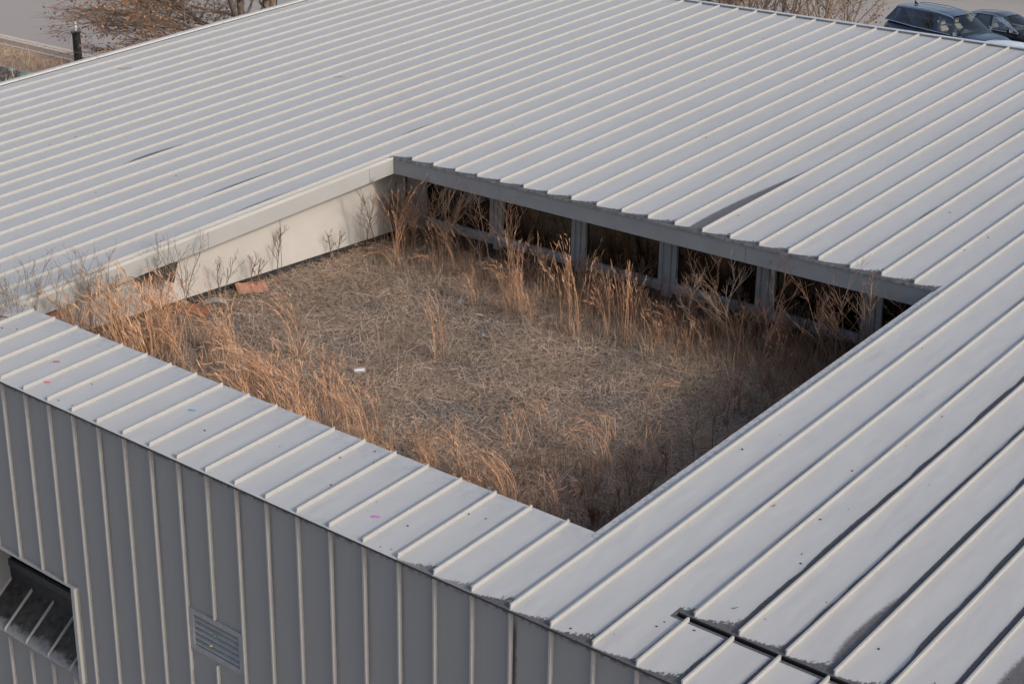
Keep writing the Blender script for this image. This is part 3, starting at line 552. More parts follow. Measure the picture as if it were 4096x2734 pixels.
# bare saplings
def sapling(x, y, vx, vz, seed, label, group, mat='twig', stems=1, leaves=0, thick=1.0):
    sg = sapling_segs(vz, vx, seed, 0, stems, thick); top = max(max(s_[2], s_[5]) for s_ in sg); f = vz/top
    sg = [tuple(a*f if 0 <= i < 6 else a for i, a in enumerate(s_)) for s_ in sg]
    V, F = tubes(sg); P_ = [(V, F, 0)]
    if leaves: v2, f2 = add_leaves(random.Random(seed), sg, leaves, .035); P_.append((v2, f2, 1))
    V, F, MI = cat(P_); return tag(mesh_obj('bare_sapling', V, F, [M[mat], M['leaf']], mi=MI, loc=W(x, y, GZ)), label, 'sapling', group)
for i, (x, y, vx, vz) in enumerate(SAP_AT):
    x, y, vz = ground_shift(x, y, vz, i); lv = 0
    if i < 12: lab, grp = 'leafless sapling where the cream wall meets the windows', 'saplings in the far left corner'
    elif i < 26: lab, grp = 'leafless twiggy sapling reaching up in front of the right hand courtyard windows', 'saplings before the right windows'
    elif i < 28: lab, grp = 'pale stemmed bare sapling in front of the middle courtyard windows', 'saplings before the middle windows'
    elif i < 33: lab, grp = 'pale grey brown twiggy bush against the right edge of the courtyard', 'pale bush at the right edge'
    elif i < 50: lab, grp = 'leafless grey sapling rising against the near left part of the cream wall', 'saplings at the near left wall'; lv = 14 if i in (39, 40) else 0
    elif i < 57: lab, grp = 'leafless sapling standing against the middle of the cream wall', 'saplings at the middle of the wall'
    elif i < 59: lab, grp = 'pale forked bare sapling at the right edge of the courtyard', 'forked saplings at the right edge'
    else: lab, grp = 'thin brown leafless sapling near the front right corner of the courtyard', 'saplings near the front right corner'; lv = 10 if i in (65, 66, 64) else 0
    sapling(x, y, vx, vz, 300+i, lab, grp, 'twiggrey' if (28 <= i < 52 or i in (57, 58, 12, 20, 27)) else 'twig', 2 if i in (0, 12, 14, 18, 28, 30, 39, 57, 65) else 1, lv)
spro = []
def place_sapling(x, y, vz, label, group):
    if len(spro) < 9: o = sapling(x, y, random.gauss(0, .15), 1.5, 700+len(spro), label, group, 'twig', 1 + len(spro) % 3); spro.append(o)
    else: o = random.choice(spro).copy(); C.objects.link(o); o.location = W(x, y, GZ)
    o.rotation_euler.z = random.uniform(0, 6.28); k = vz/1.5; o.scale = (k, k, k); tag(o, label, 'sapling', group)
for _ in range(60): place_sapling(random.uniform(10.2, 15.2), random.uniform(3.6, 8.8), random.uniform(.5, 1.0), 'knee high brown twiggy shoot in the thicket filling the front right corner', 'thicket in the front right corner')
for _ in range(60): place_sapling(random.uniform(2.5, 15.2), random.uniform(17.4, 20.0), random.uniform(.9, 2.1), 'brown leafless shoot in the dark thicket under the courtyard windows', 'thicket under the windows')
for _ in range(18): place_sapling(random.uniform(-5.4, 2.0), random.uniform(17.6, 20.0), random.uniform(1.0, 2.2), 'brown leafless shoot in the thicket under the leftmost windows', 'thicket under the leftmost windows')
for _ in range(16): place_sapling(random.uniform(12, 15.3), random.uniform(12.5, 18), random.uniform(.7, 1.5), 'dark bare shoot in the shade along the far right side of the courtyard', 'shoots along the far right side')
# low weeds
WEED = [(2.56, 14.14), (1.68, 16.01), (-1.07, 15.02), (-4.53, 15.91), (-5.85, 14.71), (-5.25, 12.79), (5.67, 16.77), (11.02, 11.7), (10.31, 12.77), (11.07, 11.67), (10.5, 14.99), (-2.72, 16.1), (-0.11, 9.04)]
for i, (x, y) in enumerate(WEED):
    r = np.random.default_rng(50+i); n = 60; b = np.stack([r.normal(0, .13, n), r.normal(0, .13, n), np.full(n, .03)], -1)
    V, F = blades(b, r.uniform(0, 6.3, n), r.uniform(.1, 1.0, n), r.uniform(.06, .16, n), r.uniform(0, .5, n), r.uniform(.03, .06, n), 3)
    tag(mesh_obj('weed', V, F, [M['moss']], loc=W(x, y, GZ)), 'low yellow green weed patch among the dead straw of the courtyard', 'weed', 'green weeds in the straw')

# ------------------------------------------------------------------ trees beyond the roof
def grow(segs, tips, p, d, ln, r0, lv, maxlv, rr, up=.03, spread=(.5, 1.0), kids=(4, 6), wob=.12):
    nseg = max(3, int(7-lv*1.2)); pts = [p]; ds = []
    for i in range(nseg):
        d = (d+Vector((rr.gauss(0, wob), rr.gauss(0, wob), rr.gauss(0, wob*.7)+up))).normalized(); p = p+d*(ln/nseg); pts.append(p); ds.append(d)
    for i in range(nseg): segs[lv].append((*pts[i], *pts[i+1], r0*(1-.72*i/nseg), r0*(1-.72*(i+1)/nseg)))
    if lv >= maxlv: tips.append((p, d)); tips.append((pts[nseg//2], d)); return
    for c_ in range(rr.randint(*kids)):
        t = rr.uniform(.25, 1.0); q = t*nseg; i = min(int(q), nseg-1); bp = pts[i].lerp(pts[i+1], min(q-i, 1)); az = rr.uniform(0, 6.283); sp = rr.uniform(*spread)
        a = Vector((math.cos(az), math.sin(az), 0)); nd = (ds[i]*math.cos(sp)+a*math.sin(sp)).normalized()
        grow(segs, tips, bp, nd, ln*rr.uniform(.38, .62), r0*.5*(1-.4*t)+.006, lv+1, maxlv, rr, up*.6, spread, kids, wob)
def leaf_cards(rr, tips, n, size, jit):
    V = []; F = []
    for i in range(n):
        p, d = tips[rr.randrange(len(tips))]; c = p+Vector((rr.gauss(0, jit), rr.gauss(0, jit), rr.gauss(0, jit)-jit*.5)); s_ = size*rr.uniform(.6, 1.4)
        a = Vector((rr.gauss(0, 1), rr.gauss(0, 1), rr.gauss(-.4, 1))).normalized()*s_; b_ = a.cross(Vector((rr.gauss(0, 1), rr.gauss(0, 1), rr.gauss(0, 1)))).normalized()*s_*.5; k = len(V)
        V += [tuple(c-a), tuple(c+b_), tuple(c+a), tuple(c-b_)]; F.append((k, k+1, k+2, k+3))
    return np.array(V), np.array(F)
rr = random.Random(5)
TB = (-45.2, 47.1, G)
oak = empty('oak_tree', W(*TB), 'bare oak with scattered brown leaves beyond the left edge of the roof', 'tree')
segs = [[] for _ in range(5)]; tips = []
fork = Vector((0, 0, 6.6)); segs[0] += [(0, 0, 0, .05, .02, 3.3, .62, .5), (.05, .02, 3.3, *fork, .5, .46)]
ups = [(-.25, .1, 1.0), (.1, -.2, 1.0), (.45, .35, .9), (.75, .5, .8), (.15, .5, 1)]
for dx in ups: grow(segs, tips, fork+Vector((dx[0]*.5, dx[1]*.5, rr.uniform(0, .5))), Vector(dx).normalized(), rr.uniform(9, 12), .22, 0, 3, rr, .03, (.45, 1.0), (6, 9))
for k in (0, 1, 2, 3, 4, 5, 6, 7, 8, 9, 10):
    az = math.radians(219+(-95, -70, -45, -30, -15, 0, 12, 28, 60, 150, 190)[k]); el = (.22, .3, .22, .55, .36, .5, .45, .3, .35, .25, .2)[k]
    grow(segs, tips, fork+Vector((0, 0, rr.uniform(-.6, 2.2))), Vector((math.cos(az)*math.cos(el), math.sin(az)*math.cos(el), math.sin(el))), rr.uniform(7.5, 10.5), .11, 0, 3, rr, .012, (.4, .95), (7, 10), .13)
V, F = tubes(segs[0]+segs[1], 6); mesh_obj('trunk', V, F, M['bark'], oak, smooth=True)
v1, f1 = tubes(segs[2]+segs[3], 3); v2, f2 = leaf_cards(rr, tips, 6500, .115, .34); V, F, MI = cat([(v1, f1, 0), (v2, f2, 1)])
mesh_obj('crown', V, F, [M['bark'], M['leaf']], oak, mi=MI)
SH = plain('shrub_bark', (.27, .20, .15), .9, .3, 9)
def shrub(x, y, seed, label, h=13):
    rr = random.Random(seed); e = empty('crape_shrub', W(x, y, G), label, 'shrub', None); sg = [[] for _ in range(5)]; tips = []
    for k in range(rr.randint(7, 9)):
        az = rr.uniform(0, 6.283); sp = rr.uniform(.12, .5); d = Vector((math.cos(az)*math.sin(sp), math.sin(az)*math.sin(sp), math.cos(sp)))
        grow(sg, tips, Vector((math.cos(az)*.35, math.sin(az)*.35, 0)), d, h*rr.uniform(.75, 1.05), rr.uniform(.10, .17), 0, 3, rr, .02, (.35, .8), (4, 6), .10)
    V, F = tubes(sg[0], 6); mesh_obj('trunk', V, F, SH, e, smooth=True)
    v1, f1 = tubes(sg[1]+sg[2]+sg[3], 3); v2, f2 = leaf_cards(rr, tips, 2200, .085, .25); V, F, MI = cat([(v1, f1, 0), (v2, f2, 1)]); mesh_obj('crown', V, F, [SH, M['pod']], e, mi=MI)
shrub(-24.5, 85.5, 21, 'bare multi-stemmed shrub with brown seed heads beside the dark blue car', 9.5)
shrub(-28.8, 85.0, 22, 'pale stemmed bare shrub beyond the roof ridge, second from the dark blue car')
shrub(-32.8, 86.0, 23, 'bare brown shrub beyond the roof ridge, in the middle of the shrub row')
shrub(-36.4, 85.6, 24, 'bare shrub beyond the roof ridge, just right of the white vehicle')
shrub(-39.5, 86.5, 25, 'bare dark shrub in front of the white vehicle')
shrub(-43.2, 87.0, 26, 'bare shrub at the left end of the row beyond the roof ridge')

# ------------------------------------------------------------------ cars (metres, x forward, y left)
GLD = glass_material('car_glass_dark', (.03, .03, .035), .02, .55); GLC = glass_material('car_glass_clear', (.62, .66, .64), .03)
CHROME = plain('bright_trim', (.75, .75, .76), .2, .03, 5, .9); TYRE = plain('tyre_rubber', (.02, .02, .021), .85); RIM = plain('alloy_rim', (.45, .45, .46), .3, .05, 5, .8)
SEAT = plain('pale_seat', (.50, .47, .42), .7, .05); CABIN = plain('cabin_dark', (.03, .03, .03), .9); BLK = plain('car_black_trim', (.015, .015, .016), .4)
TAIL = N('tail_lamp'); TAIL = TAIL.out((.55, .02, .015), .15, 0, .5); HEAD = plain('head_lamp', (.55, .57, .6), .12, .05, 9)
def lerp_tab(t, x):
    for (a, va), (b, vb) in zip(t[:-1], t[1:]):
        if x <= b: return va+(vb-va)*max(0, min(1, (x-a)/(b-a)))
    return t[-1][1]
def mo(name, V, F, mat, par, smooth=False, mi=None): return mesh_obj(name, V, F, mat, par, metres=True, smooth=smooth, mi=mi)
def mob(name, mb, mats, par, **kw): return mesh_obj(name, mb.v, mb.f, mats, par, metres=True, mi=mb.mi, **kw)
def car(name, label, x, y, yaw, s, col, seats=True, rails=False, parts_full=True):
    c = empty(name, W(x, y, G), label, 'car', None, yaw); L, Wd = s['L'], s['W']; hw = Wd/2; PT = paint(name+'_paint', col)
    xs = np.concatenate([np.linspace(-L/2, -L/2+.35, 6), np.linspace(-L/2+.6, L/2-.7, 18), np.linspace(L/2-.5, L/2, 8)])
    V = []; F = []; prof = s['top']
    for q in xs:
        tz = lerp_tab(prof, q); e = abs(q)/(L/2); wq = hw*(1-.16*max(0, (e-.72)/.28)**2.2); mid = .62 if tz > .75 else tz-.12; bz = .30 + .15*max(0, (e-.85)/.15)
        half = [(0, tz+.012), (.45*wq, tz+.006), (.80*wq, tz-.015), (.93*wq, tz-.06), (.985*wq, tz-.16), (wq, (mid+tz)/2-.1), (.985*wq, .48), (.93*wq, bz)]
        ring = [(q, -a, b_) for a, b_ in reversed(half)]+[(q, a, b_) for a, b_ in half[1:]]; V += ring
    k = 15
    for i in range(len(xs)-1):
        for j in range(k-1): a = i*k+j; F.append((a, a+1, a+k+1, a+k))
        F.append((i*k+k-1, i*k, (i+1)*k, (i+1)*k+k-1))
    F.append(tuple(range(k-1, -1, -1))); F.append(tuple(range((len(xs)-1)*k, len(xs)*k)))
    mo('body', V, F, PT, c, True)
    # roof shell and pillars
    P = s['pillars']; by, ry = hw*.93, s['ry']; n = len(P)
    def bpt(i, sd): return Vector((P[i][0], sd*by*(P[i][4] if len(P[i]) > 4 else 1), P[i][1]))
    def rpt(i, sd): return Vector((P[i][2], sd*ry, P[i][3]))
    V = []; F = []; m_ = 9
    xr = np.linspace(P[0][2]+.02, P[-1][2]-.04, 13); tab = sorted([(p_[2], p_[3]) for p_ in P])
    for q in xr:
        z = lerp_tab(tab, q)
        for j in range(m_): u = -1+2*j/(m_-1); V.append((q, u*ry*1.02, z+.055*(1-u**4)))
    for i in range(len(xr)-1):
        for j in range(m_-1): a = i*m_+j; F.append((a, a+m_, a+m_+1, a+1))
    mo('car_roof', V, F, PT, c, True)
    ws = []
    for sd in (-1, 1):
        fr = MB()
        for i in range(n-1):
            q = [bpt(i, sd), bpt(i+1, sd), rpt(i+1, sd), rpt(i, sd)]; cx = sum(q, Vector())/4; inn = []
            for v_, (a, b_) in zip(q, ((1, 3), (0, 2), (3, 1), (2, 0))): inn.append(v_+(q[a]-v_).normalized()*s['pw']+(q[b_]-v_).normalized()*.055)
            if sd > 0: pass
            for a in range(4): b_ = (a+1) % 4; fr.quad([q[a], q[b_], inn[b_], inn[a]] if sd < 0 else [q[b_], q[a], inn[a], inn[b_]], 0)
            mbw = MB(); off = Vector((0, sd*.004, 0)); mbw.quad([v_-off for v_ in inn]); ws.append((mbw, i))
        mob('pillars', fr, PT, c)
    def curved(b0, b1, t0, t1, bulge, inset, N_=8):
        V = []; F = []
        for i in range(N_+1):
            u = i/N_; bl = 1-(2*u-1)**2; lo = b0.lerp(b1, u)+Vector((bulge*bl, 0, 0)); hi = t0.lerp(t1, u)+Vector((bulge*.6*bl, 0, .045*bl))
            V += [tuple(lo), tuple(hi)]
        for i in range(N_): a = 2*i; F.append((a, a+2, a+3, a+1))
        return V, F
    for mbw, i in ws: mob('window', mbw, GLC if i == 0 and seats else GLD, c)
    V, F = curved(bpt(0, -1), bpt(0, 1), rpt(0, -1), rpt(0, 1), .16, 0); mo('windshield', V, F, GLC if seats else GLD, c, True)
    V, F = curved(bpt(n-1, 1), bpt(n-1, -1), rpt(n-1, 1), rpt(n-1, -1), -.10, 0); mo('rear_window', V, F, GLD, c, True)
    for sd in (-1, 1):
        mb = MB()
        for i in range(n-1): mb.rod(bpt(i, sd)+Vector((0, sd*.012, -.008)), bpt(i+1, sd)+Vector((0, sd*.012, -.008)), .014, 6)
        if s.get('arc'):
            for i in range(n-1): mb.rod(rpt(i, sd)+Vector((0, sd*.012, .0)), rpt(i+1, sd)+Vector((0, sd*.012, .0)), .014, 6)
            mb.rod(bpt(0, sd), rpt(0, sd), .016, 6)
        mob('window_trim', mb, CHROME, c)
        mx, mz = P[0][0]-.28, P[0][1]+.02; mb = MB()
        for (a, r1, r2) in ((0, .03, .09), (.07, .09, .10), (.19, .10, .08)): pass
        mb.hexa([(mx-.07,sd*(hw+.03),mz-.03),(mx+.10,sd*(hw+.03),mz-.03),(mx+.08,sd*(hw+.22),mz),(mx-.07,sd*(hw+.22),mz)], [(mx-.07,sd*(hw+.02),mz+.13),(mx+.06,sd*(hw+.02),mz+.13),(mx+.04,sd*(hw+.21),mz+.13),(mx-.07,sd*(hw+.21),mz+.13)]); mb.rod((mx+.02, sd*hw*.9, mz), (mx+.02, sd*(hw+.06), mz+.02), .035, 6)
        o = mob('mirror', mb, PT, c); bv = o.modifiers.new('b', 'BEVEL'); bv.width = .03; bv.segments = 2
        for xd in s['handles']: mb = MB(); mb.box(xd-.11, xd+.11, min(sd*(hw*.99), sd*(hw+.02)), max(sd*(hw*.99), sd*(hw+.02)), P[1][1]-.13, P[1][1]-.095); mob('door_handle', mb, BLK, c)
        zt = lerp_tab(prof, -L/2+.1)-.10
        mb = MB(); mb.hexa([(-L/2-.01,sd*hw*.50,zt-.20),(-L/2+.34,sd*hw*.975,zt-.17),(-L/2+.34,sd*hw*.90,zt-.17),(-L/2+.1,sd*hw*.50,zt-.20)], [(-L/2-.01,sd*hw*.52,zt),(-L/2+.30,sd*hw*.985,zt-.02),(-L/2+.30,sd*hw*.90,zt-.02),(-L/2+.1,sd*hw*.52,zt)]); mob('tail_light', mb, TAIL, c)
        zt = lerp_tab(prof, L/2-.12)-.08
        mb = MB(); mb.hexa([(L/2-.30,sd*hw*.90,zt-.14),(L/2-.02,sd*hw*.55,zt-.14),(L/2-.15,sd*hw*.5,zt-.14),(L/2-.35,sd*hw*.8,zt-.14)], [(L/2-.42,sd*hw*.925,zt+.01),(L/2-.08,sd*hw*.58,zt),(L/2-.2,sd*hw*.5,zt),(L/2-.45,sd*hw*.8,zt+.01)]); mob('headlight', mb, HEAD, c)
        for xw in s['axles']:
            mb = MB(); mb.rod((xw, sd*(hw-.23), .36), (xw, sd*(hw+.012), .36), .36, 20); wh = mob('wheel', mb, TYRE, c)
            mb = MB(); mb.rod((xw, sd*(hw-.02), .36), (xw, sd*(hw+.02), .36), .25, 16); mob('rim', mb, RIM, wh)
        if rails:
            mb = MB(); pr_ = [(-1.95, .03), (-1.75, .075), (-.6, .085), (.35, .06), (.62, .0)]
            for (a, za), (b_, zb) in zip(pr_[:-1], pr_[1:]): mb.rod((a, sd*ry*.98, lerp_tab(tab, a)+za), (b_, sd*ry*.98, lerp_tab(tab, b_)+zb), .022, 6)
            mob('roof_rail', mb, CHROME, c)
    if rails: mb = MB(); mb.hexa([(-1.72,-.02,1.77),(-1.55,-.015,1.77),(-1.55,.015,1.77),(-1.72,.02,1.77)], [(-1.74,-.006,1.90),(-1.71,-.006,1.90),(-1.71,.006,1.90),(-1.74,.006,1.90)]); mob('antenna', mb, BLK, c)
    mb = MB(); mb.box(P[-1][0]+.2, P[0][0]-.05, -hw*.8, hw*.8, P[1][1]-.08, P[1][1]-.02); mb.hexa([(P[0][0]-.35,-hw*.75,P[0][1]-.05),(P[0][0]+.05,-hw*.75,P[0][1]-.05),(P[0][0]+.05,hw*.75,P[0][1]-.05),(P[0][0]-.35,hw*.75,P[0][1]-.05)], [(P[0][0]-.33,-hw*.75,P[0][1]+.03),(P[0][0]+.02,-hw*.75,P[0][1]+.0),(P[0][0]+.02,hw*.75,P[0][1]+.0),(P[0][0]-.33,hw*.75,P[0][1]+.03)]); mob('dashboard', mb, CABIN, c)
    if seats:
        for sd in (-1, 1):
            mb = MB(); x0 = s['seat']; z0 = P[1][1]-.1
            mb.hexa([(x0-.1,sd*.42-.25,z0),(x0+.08,sd*.42-.25,z0),(x0+.08,sd*.42+.25,z0),(x0-.1,sd*.42+.25,z0)], [(x0-.2,sd*.42-.19,z0+.25),(x0-.1,sd*.42-.19,z0+.25),(x0-.1,sd*.42+.19,z0+.25),(x0-.2,sd*.42+.19,z0+.25)]); mb.box(x0-.25, x0-.13, sd*.42-.12, sd*.42+.12, z0+.29, z0+.46); mb.rod((x0-.19, sd*.42, z0+.24), (x0-.19, sd*.42, z0+.3), .02, 5)
            o = mob('seat', mb, SEAT, c); bv = o.modifiers.new('b', 'BEVEL'); bv.width = .03; bv.segments = 2
        t = [(P[0][0]-.45, .42)]
        mb = MB(); ct = Vector((P[0][0]-.52, .40, P[0][1]+.02))
        for i in range(14): a, b_ = 2*math.pi*i/14, 2*math.pi*(i+1)/14; mb.rod(ct+Vector((-.06*math.sin(a), .18*math.cos(a), .17*math.sin(a))), ct+Vector((-.06*math.sin(b_), .18*math.cos(b_), .17*math.sin(b_))), .012, 5)
        mob('steering_wheel', mb, BLK, c)
    return c
SUV = dict(L=5.02, W=1.97, ry=.66, pw=.07, axles=(-1.5, 1.48), handles=(-.75, .25), seat=.15,
  top=[(-2.51, .80), (-2.45, 1.05), (-2.3, 1.16), (-1.6, 1.10), (1.2, 1.05), (1.45, 1.08), (2.0, 1.02), (2.3, .93), (2.46, .78), (2.51, .60)],
  pillars=[(1.32, 1.06, .52, 1.62), (.02, 1.08, -.12, 1.70), (-1.0, 1.11, -1.02, 1.71), (-1.85, 1.17, -1.72, 1.70), (-2.38, 1.19, -2.05, 1.69)])
SEDAN = dict(L=4.85, W=1.87, ry=.56, pw=.05, axles=(-1.4, 1.42), handles=(-.9, .1), seat=-.02, arc=True,
  top=[(-2.43, .70), (-2.38, .95), (-2.1, 1.02), (-1.6, 1.02), (-1.2, .98), (1.1, .93), (1.5, .97), (2.0, .88), (2.3, .76), (2.43, .52)],
  pillars=[(1.35, .96, .35, 1.38), (.05, .95, -.15, 1.44), (-.95, .97, -.75, 1.42), (-1.55, 1.02, -1.15, 1.36)])
YAW = -.2124; FWD = np.array([math.cos(YAW), math.sin(YAW)]); LFT = np.array([-math.sin(YAW), math.cos(YAW)]); P0 = np.array([-25.96, 109.18])
car('parked_suv', 'dark blue seven-seat car with silver roof rails parked beyond the roof ridge', *P0, YAW, SUV, (.012, .026, .062), True, True)
q = P0+LFT*6.2+FWD*1.0; car('parked_sedan', 'black saloon car parked on the far side of the dark blue car', *q, YAW, SEDAN, (.008, .0085, .01), True)
q = P0-LFT*5.0+FWD*10.4; car('parked_sedan', 'bright silver car of which only the roof shows above the ridge', *q, YAW, SEDAN, (.55, .58, .63), True)
car('parked_sedan', 'white vehicle half hidden behind the bare shrubs beyond the ridge', -58.0, 122.5, YAW, SEDAN, (.62, .62, .62), False)

# ------------------------------------------------------------------ loose things
# black pipe by the kerb
pv = empty('vent_pipe', W(-76.2, 56.2, G), 'black upright pipe with a flared rim and a white rod by the kerb', 'pipe')
mb = MB()
for k in range(6): mb.rod((0, 0, k*.42), (0, 0, k*.42+.40), .33, 18); mb.rod((0, 0, k*.42+.40), (0, 0, k*.42+.42), .345, 18)
mb.rod((0, 0, 2.50), (0, 0, 2.62), .33, 18, r2=.42); mb.rod((0, 0, 2.62), (0, 0, 2.70), .42, 18); build('pipe_body', mb, M['pipe'], pv)
mb = MB(); mb.rod((0, 0, 2.6), (0, 0, 3.5), .085, 10); mb.rod((0, 0, 2.85), (.35, .25, 2.95), .06, 8); build('rod', mb, M['white'], pv)
mb = MB(); mb.rod((0, 0, 3.5), (0, 0, 3.7), .10, 10, r2=.08); build('rod_cap', mb, M['pipe'], pv)
# can, sheets
d_ = Vector((.22, .27, 0)).normalized(); a = Vector((2.16, 9.53, GZ+.13)); mb = MB(); b_ = a+d_*.34
mb.rod(a+d_*.02, b_-d_*.02, .088, 16); mb.rod(a, a+d_*.02, .07, 16, r2=.088); mb.rod(b_-d_*.02, b_, .088, 16, r2=.07); tag(build('drink_can', mb, M['can']), 'white and silver drink can lying on the matted grass', 'can')
def bent_sheet(name, cx, cy, z, a, wx, wy, mats, label, ribs, tilt=.1, curl=.0, jag=0.0, thick=.02):
    r = random.Random(int(cx*100)); mb = MB(); n = 10; m_ = 6; g = []
    for i in range(n+1):
        row = []
        for j in range(m_+1):
            u, v_ = i/n-.5, j/m_-.5; x = u*wx*(1+(r.uniform(-jag, jag) if j in (0, m_) else 0)); y = v_*wy*(1+(r.uniform(-jag, jag) if i in (0, n) else 0))
            h = z+tilt*v_*wy+curl*math.cos(u*math.pi)+(.035 if ribs and i in ribs else 0); row.append((cx+math.cos(a)*x-math.sin(a)*y, cy+math.sin(a)*x+math.cos(a)*y, h))
        g.append(row)
    for i in range(n):
        for j in range(m_): q = [g[i][j], g[i+1][j], g[i+1][j+1], g[i][j+1]]; mb.quad(q); mb.quad([(p[0], p[1], p[2]-thick) for p in reversed(q)])
    for i in range(n):
        for j in (0, m_): p, q = g[i][j], g[i+1][j]; mb.quad([p, (p[0],p[1],p[2]-thick), (q[0],q[1],q[2]-thick), q])
    for j in range(m_):
        for i in (0, n): p, q = g[i][j], g[i][j+1]; mb.quad([p, (p[0],p[1],p[2]-thick), (q[0],q[1],q[2]-thick), q])
    return tag(build(name, mb, mats), label, 'metal sheet')
bent_sheet('metal_sheet', -5.12, 12.1, GZ+.28, 1.05, 1.0, .66, M['rust'], 'flat rusty red ribbed metal sheet leaning at the foot of the cream wall', (1, 5, 9), .22, 0, .03)
bent_sheet('metal_sheet', -5.1, 10.5, GZ+.2, .9, .75, .3, M['greysheet'], 'curved grey metal strip lying between the rusty sheet and the rust heap', None, .1, .1, .05)
for k, (x, y, a) in enumerate([(-5.25, 9.5, .4)]):
    bent_sheet('rusty_scrap', x, y, GZ+.17, a, 1.5, .55, M['rustpile'], 'crumbled dark rust coloured scrap heap by the cream wall', None, .12, .10, .25)
mb = MB(); mb.hexa([(-5.75,7.9,GZ),(-5.45,7.95,GZ),(-5.35,8.6,GZ),(-5.65,8.65,GZ)], [(-5.74,7.92,GZ+.16),(-5.47,7.97,GZ+.17),(-5.37,8.58,GZ+.2),(-5.64,8.62,GZ+.19)]); tag(build('timber_block', mb, plain('weathered_timber', (.20, .16, .12), .9, .25, 12)), 'weathered timber block in the grass at the near end of the cream wall', 'timber')
mb = MB(); mb.box(-5.55, -5.5, 4.2, 5.0, -.9, -.6); tag(build('rusty_scrap', mb, M['rust']), 'small rust red plate against the near left end of the cream wall', 'metal scrap')
GREEN = [(-4.15, 18.84), (-1.68, 19.08), (-0.3, 19.42), (1.25, 19.29), (5.71, 19.1), (7.33, 19.23), (8.77, 19.14), (9.79, 19.38), (11.65, 18.99)]
for k, (x, y) in enumerate(GREEN):
    r = random.Random(k+70); V = []; mb = MB(); n = 9
    for piece in range(r.randint(1, 3)):
        ox, oy = r.gauss(0, .18), r.gauss(0, .08); top = [(ox+.04*i+r.gauss(0, .012), oy+.035*i+r.gauss(0, .012), .10+r.uniform(.0, .16)) for i in range(n)]; bot = [(ox+.04*i, oy+.035*i, .02+r.uniform(0, .05)) for i in range(n)]
        for i in range(n-1): mb.quad([bot[i], bot[i+1], top[i+1], top[i]]); th = .012; mb.quad([(p[0]+th, p[1]-th, p[2]) for p in (top[i], top[i+1], bot[i+1], bot[i])]); mb.quad([top[i], top[i+1], (top[i+1][0]+th, top[i+1][1]-th, top[i+1][2]), (top[i][0]+th, top[i][1]-th, top[i][2])])
    o = build('corroded_scrap', mb, M['green'], loc=W(x, y, GZ+.02)); o.rotation_euler.z = r.uniform(-.4, .4); o.scale = (1.0, 1.0, .9)
    tag(o, 'crumpled pale green corroded scrap in the undergrowth before the windows', 'metal scrap', 'green scraps before the windows')
for k, (x, y, s_) in enumerate([(-75.6, 50.3, 1.9), (-78.0, 50.8, 1.1)]):
    r = random.Random(k+5); mb = MB()
    for p_ in range(3): q = [(p_*.16, r.gauss(0, .03), .02), (p_*.16+.2, r.gauss(0, .03), .03), (p_*.16+.19, .1, .13+r.uniform(0, .06)), (p_*.16, .09, .12)]; mb.quad(q); mb.quad([(a_+.01, b_-.015, c_) for a_, b_, c_ in reversed(q)])
    o = build('corroded_scrap', mb, M['green'], loc=W(x, y, G+.05)); o.scale = (s_, s_, s_); o.rotation_euler.z = .7; tag(o, ('larger', 'smaller')[k]+' pale green corroded scrap on the gravel beyond the left roof edge', 'metal scrap')
# paper strips
def paper(x, y, z, rz, col, label, ln=.16, wd=.05, slope=False, tilt=0):
    m_ = bpy.data.materials.get('paper_%s' % (col,)) or plain('paper_%s' % (col,), col, .8, .05); mb = MB(); n = 4
    for i in range(n): a, b_ = (i/n-.5)*ln, ((i+1)/n-.5)*ln; h = lambda u: .012*math.cos(u/ln*3)+(SL*0 if slope else 0); mb.hexa([(a,-wd/2,h(a)),(b_,-wd/2,h(b_)),(b_,wd/2,h(b_)),(a,wd/2,h(a))], [(a,-wd/2,h(a)+.003),(b_,-wd/2,h(b_)+.003),(b_,wd/2,h(b_)+.003),(a,wd/2,h(a)+.003)])
    o = build('paper_strip', mb, m_, loc=W(x, y, z)); o.rotation_euler = (math.atan(SL) if slope else tilt, 0, 0); o.rotation_euler.rotate_axis('Z', rz); tag(o, label, 'paper')
PK, RD, BL, MG, YL, GN, CY = (.65, .10, .30), (.60, .08, .12), (.08, .36, .58), (.55, .14, .50), (.42, .38, .12), (.09, .25, .13), (.18, .42, .55)
for x, y, rz, cl, lab in [(-.69, 1.52, .6, RD, 'red paper strip on the front roof strip near its left end'), (.13, .65, .6, PK, 'hot pink paper strip near the eave of the front roof strip'), (4.39, 1.82, .5, BL, 'bright blue paper strip in the middle of the front roof strip'), (11.51, .92, .65, MG, 'magenta paper strip on the right half of the front roof strip')]: paper(x, y, SL*y+.008, rz, cl, lab, .19, .055, True)
paper(5.86, .10, .06, .3, YL, 'yellow paper scrap stuck at the eave against a seam', .08, .05, True)
paper(6.95, yw-.05, -4.33, .1, GN, 'green paper scrap on the upper slats of the louvre', .10, .06, False, .6); paper(6.80, yw-.06, -4.66, .1, YL, 'yellow paper scrap on the middle slats of the louvre', .10, .06, False, .6)
